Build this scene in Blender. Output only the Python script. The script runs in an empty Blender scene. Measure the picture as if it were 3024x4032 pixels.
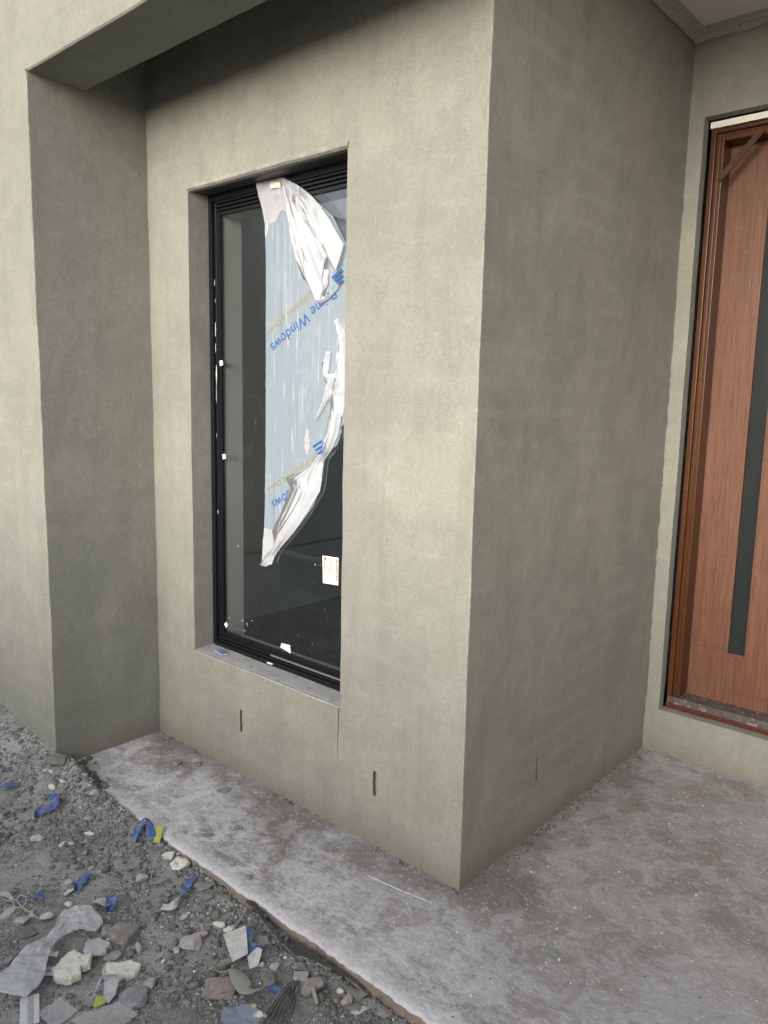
import bpy, bmesh, math, random
import numpy as np
from mathutils import Vector, Matrix, noise, Euler

random.seed(7); np.random.seed(7)
sc = bpy.context.scene
COL = sc.collection

# ------------------------------------------------------------------ camera
cam_d = bpy.data.cameras.new('camera'); cam = bpy.data.objects.new('camera', cam_d); COL.objects.link(cam)
r = Vector((0.74862197, 0.66265584, 0.02126952)); u = Vector((-0.11393571, 0.09698048, 0.98874336)); f = Vector((-0.65313383, 0.74261836, -0.14810188))
M = Matrix((r, u, -f)).transposed().to_4x4(); M.translation = Vector((1.2419, -1.7987, 1.5))
cam.matrix_world = M
cam_d.sensor_fit = 'VERTICAL'; cam_d.sensor_height = 36.0; cam_d.sensor_width = 27.0
cam_d.lens = 3026.8 / 4032 * 36.0
cam_d.clip_start = 0.02; cam_d.clip_end = 2000
sc.camera = cam

# ------------------------------------------------------------------ sky, sun, exposure
SUN_EL, SUN_AZ = math.radians(18), math.radians(170)      # azimuth clockwise from +Y (toward the front, a little to the left)
w = bpy.data.worlds.new('World'); sc.world = w; w.use_nodes = True
nt = w.node_tree; nt.nodes.clear()
sky = nt.nodes.new('ShaderNodeTexSky'); sky.sky_type = 'NISHITA'; sky.sun_disc = False
sky.sun_elevation = SUN_EL; sky.sun_rotation = SUN_AZ; sky.dust_density = 2.5; sky.air_density = 0.8; sky.ozone_density = 0.8
bg = nt.nodes.new('ShaderNodeBackground'); bg.inputs[1].default_value = 0.15
wo = nt.nodes.new('ShaderNodeOutputWorld'); hs = nt.nodes.new('ShaderNodeHueSaturation'); hs.inputs['Saturation'].default_value = 0.42; nt.links.new(sky.outputs[0], hs.inputs['Color']); nt.links.new(hs.outputs[0], bg.inputs[0]); nt.links.new(bg.outputs[0], wo.inputs[0])
sl = bpy.data.lights.new('sun', 'SUN'); sl.energy = 0.5; sl.angle = math.radians(40); sl.color = (1.0, 0.95, 0.86)
so = bpy.data.objects.new('sun', sl); COL.objects.link(so)
sd = Vector((math.sin(SUN_AZ) * math.cos(SUN_EL), math.cos(SUN_AZ) * math.cos(SUN_EL), math.sin(SUN_EL)))
so.rotation_euler = sd.to_track_quat('Z', 'Y').to_euler(); so.location = sd * 30
sc.view_settings.view_transform = 'Standard'; sc.view_settings.look = 'None'
sc.view_settings.exposure = 1.2; sc.view_settings.gamma = 1.0; sc.view_settings.use_curve_mapping = False

# ------------------------------------------------------------------ material helpers
class NT:
    def __init__(s, name):
        s.m = bpy.data.materials.new(name); s.m.use_nodes = True; s.t = s.m.node_tree; s.t.nodes.clear()
        s.out = s.t.nodes.new('ShaderNodeOutputMaterial'); s.b = s.t.nodes.new('ShaderNodeBsdfPrincipled')
        s.t.links.new(s.b.outputs[0], s.out.inputs[0]); s.pos = None
    def n(s, typ, **k):
        o = s.t.nodes.new('ShaderNode' + typ)
        for a, v in k.items(): setattr(o, a, v)
        return o
    def l(s, a, b): s.t.links.new(a, b)
    def p(s, scale=(1, 1, 1), obj=False):
        if obj:
            g = s.n('TexCoord').outputs['Object']
        else:
            g = s.n('NewGeometry').outputs['Position']
        if scale == (1, 1, 1): return g
        m = s.n('Mapping'); m.inputs['Scale'].default_value = scale; s.l(g, m.inputs['Vector']); return m.outputs[0]
    def noise(s, scale, detail=4, rough=.6, vec=None, dist=0.0):
        o = s.n('TexNoise'); o.inputs['Scale'].default_value = scale; o.inputs['Detail'].default_value = detail
        o.inputs['Roughness'].default_value = rough; o.inputs['Distortion'].default_value = dist
        s.l(vec if vec else s.p(), o.inputs['Vector']); return o.outputs['Fac']
    def vor(s, scale, vec=None, feature='F1', out='Distance', rnd=1.0):
        o = s.n('TexVoronoi'); o.feature = feature; o.inputs['Scale'].default_value = scale; o.inputs['Randomness'].default_value = rnd
        s.l(vec if vec else s.p(), o.inputs['Vector']); return o.outputs[out]
    def ramp(s, fac, a, b, ca=(0, 0, 0), cb=(1, 1, 1)):
        o = s.n('ValToRGB'); e = o.color_ramp.elements
        e[0].position = a; e[1].position = b; e[0].color = (*ca, 1); e[1].color = (*cb, 1); s.l(fac, o.inputs[0]); return o.outputs[0]
    def math(s, op, a, b=None, c=None):
        o = s.n('Math', operation=op)
        for i, v in enumerate((a, b, c)):
            if v is None: continue
            if isinstance(v, (int, float)): o.inputs[i].default_value = v
            else: s.l(v, o.inputs[i])
        return o.outputs[0]
    def mix(s, fac, a, b, mode='MIX'):
        o = s.n('MixRGB', blend_type=mode)
        for i, v in enumerate((fac, a, b)):
            if isinstance(v, (int, float)): o.inputs[i].default_value = v
            elif isinstance(v, tuple): o.inputs[i].default_value = (*v, 1)
            else: s.l(v, o.inputs[i])
        return o.outputs[0]
    def bump(s, h, strength=.3, dist=.002, prev=None):
        o = s.n('Bump'); o.inputs['Strength'].default_value = strength; o.inputs['Distance'].default_value = dist; s.l(h, o.inputs['Height'])
        if prev: s.l(prev, o.inputs['Normal'])
        return o.outputs[0]
    def done(s, col, rough=.9, normal=None, spec=.3, metal=0.0, **k):
        if isinstance(col, tuple): s.b.inputs['Base Color'].default_value = (*col, 1)
        else: s.l(col, s.b.inputs['Base Color'])
        if isinstance(rough, (int, float)): s.b.inputs['Roughness'].default_value = rough
        else: s.l(rough, s.b.inputs['Roughness'])
        s.b.inputs['Specular IOR Level'].default_value = spec; s.b.inputs['Metallic'].default_value = metal
        if normal: s.l(normal, s.b.inputs['Normal'])
        for a, v in k.items(): s.b.inputs[a].default_value = v
        return s.m

def sepz(t, ax):
    o = t.n('SeparateXYZ'); t.l(t.p(), o.inputs[0]); return o.outputs[ax]

def make_render_mat(pale=False, courses=0.06):
    t = NT('cement_render' if not pale else 'worn_render_arris')
    big = t.noise(1.1, 3, .55); mid = t.noise(6.5, 5, .65, dist=.6); fine = t.noise(55, 5, .7); grain = t.noise(420, 2, .6)
    streak = t.noise(1.0, 5, .6, vec=t.p((16, 16, 1.6)))
    trow = t.noise(1.0, 6, .65, vec=t.p((4.0, 4.0, 9)), dist=1.6)
    cloud = t.noise(3.0, 5, .62, dist=1.2)
    c = t.mix(t.ramp(big, .40, .60), (.292, .286, .240), (.242, .244, .212))
    c = t.mix(t.math('MULTIPLY', t.ramp(cloud, .44, .60), .48), c, (.190, .190, .160))
    c = t.mix(t.math('MULTIPLY', t.ramp(mid, .46, .64), .42), c, (.195, .197, .168))
    c = t.mix(t.math('MULTIPLY', t.ramp(trow, .53, .66), .18), c, (.380, .377, .345))
    c = t.mix(t.math('MULTIPLY', t.ramp(streak, .50, .70), .34), c, (.165, .164, .138))
    # brick courses ghosting through the coat, in patches
    z = sepz(t, 2); co = t.math('SINE', t.math('MULTIPLY', t.math('ADD', z, t.math('MULTIPLY', cloud, .05)), 73.0)); co = t.math('MULTIPLY', t.ramp(co, .25, .95), t.ramp(t.noise(2.3, 3, .5), .48, .60))
    c = t.mix(t.math('MULTIPLY', co, courses), c, (.40, .398, .37))
    sw_ = t.noise(1, 5, .65, vec=t.p((26, 26, 9)), dist=3.5); c = t.mix(t.math('MULTIPLY', t.ramp(sw_, .56, .64), .16), c, (.42, .415, .37))
    c = t.mix(t.math('MULTIPLY', t.ramp(fine, .42, .60), .30), c, (.175, .177, .150))
    c = t.mix(.22, c, t.ramp(t.noise(230, 3, .7), .34, .66, (.12, .12, .10), (.45, .445, .39)))
    # mud splashed on the lowest courses
    mz = t.math('ADD', z, t.math('MULTIPLY', t.math('SUBTRACT', fine, .5), .22)); c = t.mix(t.math('MULTIPLY', t.ramp(mz, .01, .09, (1, 1, 1), (0, 0, 0)), .5), c, (.165, .145, .115))
    spots = t.vor(7.0); c = t.mix(t.math('MULTIPLY', t.ramp(spots, .015, .04, (1, 1, 1), (0, 0, 0)), .35), c, (.16, .155, .13))
    if pale: c = t.mix(t.math('MULTIPLY', t.ramp(t.noise(14, 5, .7), .46, .64), .38), c, (.45, .44, .39))
    h = t.math('ADD', t.math('MULTIPLY', grain, .5), t.math('MULTIPLY', fine, .8))
    h2 = t.math('ADD', trow, t.math('MULTIPLY', mid, .6))
    n1 = t.bump(h2, .35, .006); n2 = t.bump(h, .5, .0025, n1)
    return t.done(c, .93, n2, .2)

def make_slab_mat():
    t = NT('porch_concrete')
    x = sepz(t, 0); y = sepz(t, 1)
    big = t.noise(2.2, 5, .62, dist=.5); mid = t.noise(9, 6, .68, dist=.8); swirl = t.noise(1.0, 6, .68, vec=t.p((24, 44, 1)), dist=1.4)
    fine = t.noise(70, 5, .75); grain = t.noise(380, 2, .6)
    c = t.mix(t.ramp(big, .42, .58), (.215, .185, .170), (.385, .38, .385))
    c = t.mix(t.math('MULTIPLY', t.ramp(mid, .46, .60), .75), c, (.44, .438, .45))
    c = t.mix(t.math('MULTIPLY', t.ramp(swirl, .52, .66), .45), c, (.50, .495, .505))
    c = t.mix(t.math('MULTIPLY', t.ramp(swirl, .36, .46, (1, 1, 1), (0, 0, 0)), .42), c, (.17, .162, .152))
    # lime bloom on the slab's uncovered front, whitened further in place of missing daylight
    fr = t.math('ADD', t.math('MULTIPLY', y, -2.6), t.math('MULTIPLY', x, -.35))
    fr = t.math('ADD', fr, t.math('MULTIPLY', t.math('SUBTRACT', big, .5), 1.6))
    bl = t.ramp(fr, .10, 1.2); bl = t.math('MULTIPLY', bl, t.ramp(t.math('ADD', t.math('MULTIPLY', mid, .5), t.math('MULTIPLY', swirl, .5)), .42, .60))
    c = t.mix(t.math('MULTIPLY', bl, .85), c, (.78, .78, .82))
    ed = t.math('ADD', y, t.math('MULTIPLY', t.math('SUBTRACT', mid, .5), .07)); c = t.mix(t.math('MULTIPLY', t.ramp(t.math('ADD', ed, .5), .050, .105, (1, 1, 1), (0, 0, 0)), .85), c, (.76, .75, .77))
    # mortar droppings brushed along the feet of the walls
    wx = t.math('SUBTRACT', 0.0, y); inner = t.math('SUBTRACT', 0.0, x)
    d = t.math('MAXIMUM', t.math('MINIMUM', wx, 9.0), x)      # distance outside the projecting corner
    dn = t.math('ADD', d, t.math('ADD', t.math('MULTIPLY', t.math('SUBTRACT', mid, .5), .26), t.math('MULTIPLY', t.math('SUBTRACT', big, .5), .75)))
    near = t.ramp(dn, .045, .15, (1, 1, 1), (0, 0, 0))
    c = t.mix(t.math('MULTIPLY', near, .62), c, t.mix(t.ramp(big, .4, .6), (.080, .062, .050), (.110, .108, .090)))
    # round wet cement dabs
    pv = t.noise(4.3, 6, .62); c = t.mix(t.math('MULTIPLY', t.ramp(pv, .60, .64), .6), c, (.165, .165, .145)); pw_ = t.noise(13, 6, .7); c = t.mix(t.math('MULTIPLY', t.ramp(pw_, .61, .66), .6), c, (.56, .555, .55)); c = t.mix(t.math('MULTIPLY', t.ramp(pw_, .34, .39, (1, 1, 1), (0, 0, 0)), .5), c, (.14, .135, .125))
    sp = t.vor(34, rnd=1.0); c = t.mix(t.math('MULTIPLY', t.ramp(sp, .07, .13, (1, 1, 1), (0, 0, 0)), t.ramp(t.noise(5, 2), .45, .6)), c, (.60, .59, .57))
    c = t.mix(t.math('MULTIPLY', t.ramp(fine, .30, .68), .30), c, (.17, .165, .16)); fl = t.noise(1, 4, .7, vec=t.p((60, 95, 1)), dist=.8); c = t.mix(t.math('MULTIPLY', t.ramp(fl, .60, .65), .75), c, (.66, .655, .67)); c = t.mix(t.math('MULTIPLY', t.ramp(fl, .34, .39, (1, 1, 1), (0, 0, 0)), .6), c, (.12, .112, .105))
    c = t.mix(.22, c, t.ramp(grain, .25, .75, (.10, .10, .10), (.58, .57, .56)))
    h = t.math('ADD', t.math('MULTIPLY', grain, .25), t.math('ADD', fine, t.math('MULTIPLY', swirl, .8)))
    return t.done(c, .82, t.bump(h, .55, .004), .3)

def make_slab_side_mat():
    t = NT('slab_edge_concrete'); z = sepz(t, 2); n1 = t.noise(14, 5, .7); n2 = t.noise(90, 4, .7)
    zz = t.math('ADD', z, t.math('MULTIPLY', t.math('SUBTRACT', n1, .5), .05))
    c = t.mix(t.ramp(n2, .3, .7), (.215, .165, .135), (.32, .265, .225))
    c = t.mix(t.ramp(t.math('ADD', zz, .2), .190, .204), c, (.56, .53, .51))
    c = t.mix(t.math('MULTIPLY', t.ramp(t.math('ADD', zz, .2), .146, .158, (1, 1, 1), (0, 0, 0)), .85), c, (.50, .48, .46))
    return t.done(c, .9, t.bump(n2, .6, .004), .2)

def make_dirt_mat():
    t = NT('builders_dirt'); big = t.noise(2.6, 4, .6); mid = t.noise(22, 6, .7); fine = t.noise(160, 4, .7)
    c = t.mix(t.ramp(big, .42, .58), (.225, .225, .210), (.43, .432, .432))
    c = t.mix(t.math('MULTIPLY', t.ramp(mid, .44, .60), .7), c, (.37, .368, .362))
    c = t.mix(t.math('MULTIPLY', t.ramp(fine, .40, .60), .5), c, (.11, .108, .098))
    v = t.vor(95); c = t.mix(t.math('MULTIPLY', t.ramp(v, .10, .18, (1, 1, 1), (0, 0, 0)), t.ramp(t.noise(12, 2), .48, .62)), c, (.42, .415, .40))
    return t.done(c, .97, t.bump(t.math('ADD', mid, fine), .8, .006), .15)

def attr_mat(name, rough=.95):
    t = NT(name); a = t.n('Attribute'); a.attribute_name = 'tone'; n = t.noise(140, 5, .7)
    c = t.mix(t.math('MULTIPLY', t.ramp(n, .40, .64), .5), a.outputs['Color'], (.17, .168, .158))
    return t.done(c, rough, t.bump(n, .6, .003), .2)

def stone_mat(name, c1, c2, c3=None, scale=40, rough=.92, bump=.7):
    t = NT(name); n = t.noise(scale, 6, .7, dist=.5); n2 = t.noise(scale * 5, 4, .7)
    c = t.mix(t.ramp(n, .36, .64), c1, c2)
    if c3: c = t.mix(t.ramp(t.noise(scale * 1.7, 5, .7), .58, .66), c, c3)
    c = t.mix(t.math('MULTIPLY', t.ramp(n2, .3, .7), .35), c, tuple(v * .55 for v in c1))
    return t.done(c, rough, t.bump(t.math('ADD', n, n2), bump, .004), .2)

def plain(name, c, rough=.5, spec=.4, var=.25, scale=60, bump=.15, metal=0.0, **k):
    t = NT(name); n = t.noise(scale, 5, .65)
    col = t.mix(t.math('MULTIPLY', t.ramp(n, .35, .7), var), c, tuple(v * .55 for v in c))
    return t.done(col, t.ramp(n, .2, .8, (rough * .8,) * 3, (min(1, rough * 1.2),) * 3), t.bump(n, bump, .002), spec, metal, **k)

def wood_mat(name, c1, c2, c3, vert=True, rough=.55, sc_=1.0):
    t = NT(name); sv = (26 * sc_, 26 * sc_, 1.3 * sc_) if vert else (1.3 * sc_, 26 * sc_, 26 * sc_)
    g = t.noise(1, 7, .7, vec=t.p(sv), dist=1.0); g2 = t.noise(1, 4, .6, vec=t.p(tuple(v * 6 for v in sv))); b = t.noise(4, 4, .6)
    cr = t.noise(1, 5, .65, vec=t.p((3, 3, 34)), dist=1.2)
    c = t.mix(t.ramp(g, .30, .70), c1, c2)
    c = t.mix(t.math('MULTIPLY', t.ramp(g2, .46, .62), .6), c, c3)
    c = t.mix(t.math('MULTIPLY', t.ramp(cr, .52, .66), .35), c, c3)
    c = t.mix(t.math('MULTIPLY', t.ramp(b, .4, .7), .4), c, c2)
    sp = t.vor(30); c = t.mix(t.math('MULTIPLY', t.ramp(sp, .03, .05, (1, 1, 1), (0, 0, 0)), t.ramp(t.noise(3), .5, .6)), c, (.55, .5, .45))
    return t.done(c, rough, t.bump(g, .25, .002), .4)

def make_glass():
    t = NT('window_glass'); t.t.nodes.remove(t.b)
    gl = t.n('BsdfGlossy'); gl.inputs['Roughness'].default_value = .0; gl.inputs['Color'].default_value = (1, 1, 1, 1)
    tr = t.n('BsdfTransparent'); tr.inputs['Color'].default_value = (.80, .84, .82, 1)
    fr = t.n('Fresnel'); fr.inputs['IOR'].default_value = 1.95
    mx = t.n('MixShader'); t.l(fr.outputs[0], mx.inputs[0]); t.l(tr.outputs[0], mx.inputs[1]); t.l(gl.outputs[0], mx.inputs[2])
    # dust film and wipe marks on the outside
    df = t.n('BsdfDiffuse'); df.inputs['Color'].default_value = (.55, .56, .56, 1)
    nz = t.noise(3.2, 6, .7, dist=2.0); sp = t.vor(42)
    k = t.math('ADD', t.math('MULTIPLY', t.ramp(nz, .55, .80), .035), .006)
    m2 = t.n('MixShader'); t.l(k, m2.inputs[0]); t.l(mx.outputs[0], m2.inputs[1]); t.l(df.outputs[0], m2.inputs[2])
    t.l(m2.outputs[0], t.out.inputs[0]); return t.m

def film_mat(name, col, white, trans, streaky, gloss=.25, iorv=1.35):
    t = NT(name); t.t.nodes.remove(t.b)
    st = t.noise(1, 5, .7, vec=t.p((85, 20, 3.4)), dist=.5); cl = t.noise(9, 4, .6)
    k = t.math('MULTIPLY', t.ramp(st, .59, .65), streaky) if streaky else t.math('MULTIPLY', t.ramp(cl, .4, .7), .5)
    k = t.math('MAXIMUM', k, t.math('MULTIPLY', t.ramp(cl, .56, .75), .25))
    c = t.mix(k, col, white)
    cr = t.noise(34, 3, .55, dist=2.4); nb = t.bump(t.math('ADD', st, t.math('ADD', cl, t.math('MULTIPLY', cr, .0 if streaky else 1.3))), .25 if streaky else .30, .004)
    d = t.n('BsdfDiffuse'); t.l(c, d.inputs[0]); t.l(nb, d.inputs['Normal'])
    tl = t.n('BsdfTranslucent'); t.l(c, tl.inputs[0])
    m0 = t.n('MixShader'); m0.inputs[0].default_value = .35 if streaky else .5; t.l(d.outputs[0], m0.inputs[1]); t.l(tl.outputs[0], m0.inputs[2])
    tr = t.n('BsdfTransparent'); m1 = t.n('MixShader'); t.l(t.math('MULTIPLY', t.math('SUBTRACT', 1.0, k), trans), m1.inputs[0]); t.l(m0.outputs[0], m1.inputs[1]); t.l(tr.outputs[0], m1.inputs[2])
    g = t.n('BsdfGlossy'); g.inputs['Roughness'].default_value = gloss; t.l(nb, g.inputs['Normal'])
    fr = t.n('Fresnel'); fr.inputs['IOR'].default_value = iorv; t.l(nb, fr.inputs['Normal'])
    m2 = t.n('MixShader'); t.l(fr.outputs[0], m2.inputs[0]); t.l(m1.outputs[0], m2.inputs[1]); t.l(g.outputs[0], m2.inputs[2])
    t.l(m2.outputs[0], t.out.inputs[0]); return t.m

def dusty(name, c, dust):
    t = NT(name); n = t.noise(38, 6, .72, dist=.6); n2 = t.noise(160, 3, .7)
    col = t.mix(t.math('MULTIPLY', t.ramp(n, .42, .62), .8), c, dust); col = t.mix(t.math('MULTIPLY', t.ramp(n2, .5, .66), .3), col, dust)
    return t.done(col, .7, t.bump(n, .3, .003), .35)

MT = {}
MT['render'] = make_render_mat(); MT['arris'] = make_render_mat(True); MT['render_courses'] = make_render_mat(False, .20); MT['slab'] = make_slab_mat(); MT['slab_side'] = make_slab_side_mat(); MT['dirt'] = make_dirt_mat(); MT['clod'] = attr_mat('dirt_clods'); MT['chip'] = attr_mat('plaster_chips')
MT['sill'] = stone_mat('sill_render', (.27, .275, .27), (.34, .345, .34), (.22, .22, .215), 12, .85, .3)
MT['mortar'] = stone_mat('mortar_lump', (.22, .217, .195), (.29, .287, .265), None, 30, .95)
MT['pit'] = stone_mat('weep_gap', (.17, .155, .12), (.23, .21, .17), None, 60)
MT['black'] = plain('black_aluminium', (.007, .008, .010), .38, .3, .3, 40, .03)
MT['lintel'] = plain('dark_steel_lintel', (.045, .045, .045), .42, .5, .6, 14, .1)
MT['soffit'] = plain('painted_soffit', (.80, .77, .75), .8, .3, .1, 5, .05)
MT['cornice'] = stone_mat('cornice_plaster', (.42, .40, .37), (.52, .50, .48), (.30, .28, .25), 45, .9, .6)
MT['glass'] = make_glass()
MT['door_glass'] = plain('obscure_door_glass', (.022, .026, .026), .16, .3, .2, 20, .02)
MT['door'] = wood_mat('raw_door_veneer', (.170, .076, .044), (.120, .049, .027), (.066, .025, .013), True, .5)
MT['jamb'] = wood_mat('stained_jamb_timber', (.100, .034, .010), (.062, .021, .007), (.030, .010, .004), True, .30)
MT['doorsill'] = stone_mat('dusty_door_sill', (.085, .06, .055), (.15, .13, .125), (.36, .34, .33), 26, .6)
MT['redtrim'] = plain('dark_red_sill_edge', (.085, .022, .014), .4)
MT['whitewood'] = plain('white_primed_strip', (.88, .82, .75), .7, .3, .1)
MT['lining'] = plain('interior_lining', (.88, .90, .89), .8, .2, .05, 8)
MT['board'] = plain('interior_board', (.60, .62, .61), .85, .2, .15, 4)
MT['ceil'] = plain('interior_ceiling', (.66, .66, .68), .85, .2, .08, 4)
MT['floor_in'] = stone_mat('interior_concrete', (.16, .16, .16), (.24, .24, .24), None, 6)
MT['film'] = film_mat('blue_tinted_film', (.44, .52, .59), (.76, .80, .84), .26, .65)
MT['filmw'] = film_mat('white_peeled_film', (.80, .81, .84), (.92, .92, .94), .16, 0, .34, 1.25)
MT['ink_blue'] = plain('blue_ink', (.012, .10, .33), .5, .3, .1); MT['ink_gold'] = plain('gold_ink', (.30, .245, .085), .5, .3, .1)
MT['label'] = plain('label_paper', (.78, .70, .62), .7, .2, .05); MT['ink'] = plain('label_ink', (.04, .04, .04), .7, .2, .05)
MT['sticker'] = plain('white_packer', (.72, .72, .74), .6, .3, .1)
MT['splash'] = plain('plaster_splash', (.58, .57, .58), .85, .2, .5)
MT['tape_grey'] = dusty('grey_tape_side', (.56, .56, .54), (.36, .355, .34)); MT['tape_blue'] = dusty('blue_tape_side', (.016, .070, .31), (.22, .24, .28))
MT['plastic'] = film_mat('dusty_clear_plastic', (.82, .83, .87), (.93, .94, .96), .28, 0, .25)
MT['strap'] = plain('grey_rubber_strap', (.33, .33, .30), .5, .4, .25, 40, .1)
MT['yellow'] = plain('yellow_green_plastic', (.46, .48, .12), .5, .4, .3)
MT['mesh'] = plain('fibreglass_mesh', (.62, .63, .64), .6, .4, .35, 120)
MT['silver'] = plain('shiny_strands', (.55, .56, .58), .25, .5, .7, 200, .1, .6)
MT['cord'] = plain('pale_cord', (.50, .49, .47), .7, .2, .3)
MT['stick'] = plain('pale_twig', (.42, .40, .36), .8, .2, .3)
MT['dpm'] = plain('dusty_black_membrane', (.10, .10, .098), .5, .4, .5, 40, .3)
MT['bluefilm'] = plain('dusty_blue_sheet', (.26, .31, .36), .7, .3, .6, 30, .4)
MT['grey'] = stone_mat('grey_stone', (.25, .25, .255), (.36, .36, .37), None, 24)
MT['dark'] = stone_mat('olive_grey_stone', (.17, .168, .15), (.25, .248, .225), None, 24)
MT['light'] = stone_mat('pale_grey_stone', (.42, .42, .44), (.56, .56, .57), (.30, .30, .30), 28)
MT['white'] = stone_mat('plaster_chunk', (.70, .69, .62), (.78, .77, .72), (.36, .30, .23), 22)
MT['pink'] = stone_mat('pink_stone', (.41, .365, .35), (.49, .45, .435), (.33, .31, .30), 30)
MT['brick'] = stone_mat('brick_fragment', (.30, .24, .22), (.37, .32, .30), (.62, .60, .58), 34)
MT['brown'] = stone_mat('brown_stone', (.23, .205, .185), (.33, .31, .30), (.46, .45, .45), 20)
MT['tan'] = stone_mat('tan_stone', (.45, .40, .28), (.54, .49, .38), None, 22)
MT['ground_far'] = stone_mat('bare_earth', (.16, .15, .13), (.22, .21, .185), None, 1.5)
MT['fence'] = plain('fence_steel', (.42, .42, .42), .45, .5, .3, 20, .1, .8)
MT['fence_grey'] = plain('charcoal_sheet_steel', (.13, .14, .14), .5, .4, .15, 6, .03); MT['nbr'] = plain('far_wall_render', (.42, .40, .36), .9, .2, .15, 2); MT['nbr_roof'] = plain('far_roof', (.10, .10, .105), .8, .2, .2, 3)

# ------------------------------------------------------------------ object helpers
def tag(o, label=None, cat=None, group=None, kind=None):
    for k, v in (('label', label), ('category', cat), ('group', group), ('kind', kind)):
        if v: o[k] = v
    return o
def link(name, me, mats, parent=None, loc=None):
    o = bpy.data.objects.new(name, me); COL.objects.link(o)
    for m in (mats if isinstance(mats, (list, tuple)) else [mats]):
        if len(me.materials) < (len(mats) if isinstance(mats, (list, tuple)) else 1): me.materials.append(MT[m])
    if parent: o.parent = parent
    if loc: o.location = loc
    return o
def empty(name, loc=(0, 0, 0)):
    o = bpy.data.objects.new(name, None); o.empty_display_size = .1; COL.objects.link(o); o.location = loc; return o

def wob(p, a=.0016):
    q = Vector(p)
    v = noise.noise_vector(q * 5.0) * a + noise.noise_vector(q * 27.0) * (a * .38)
    return q + v

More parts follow.
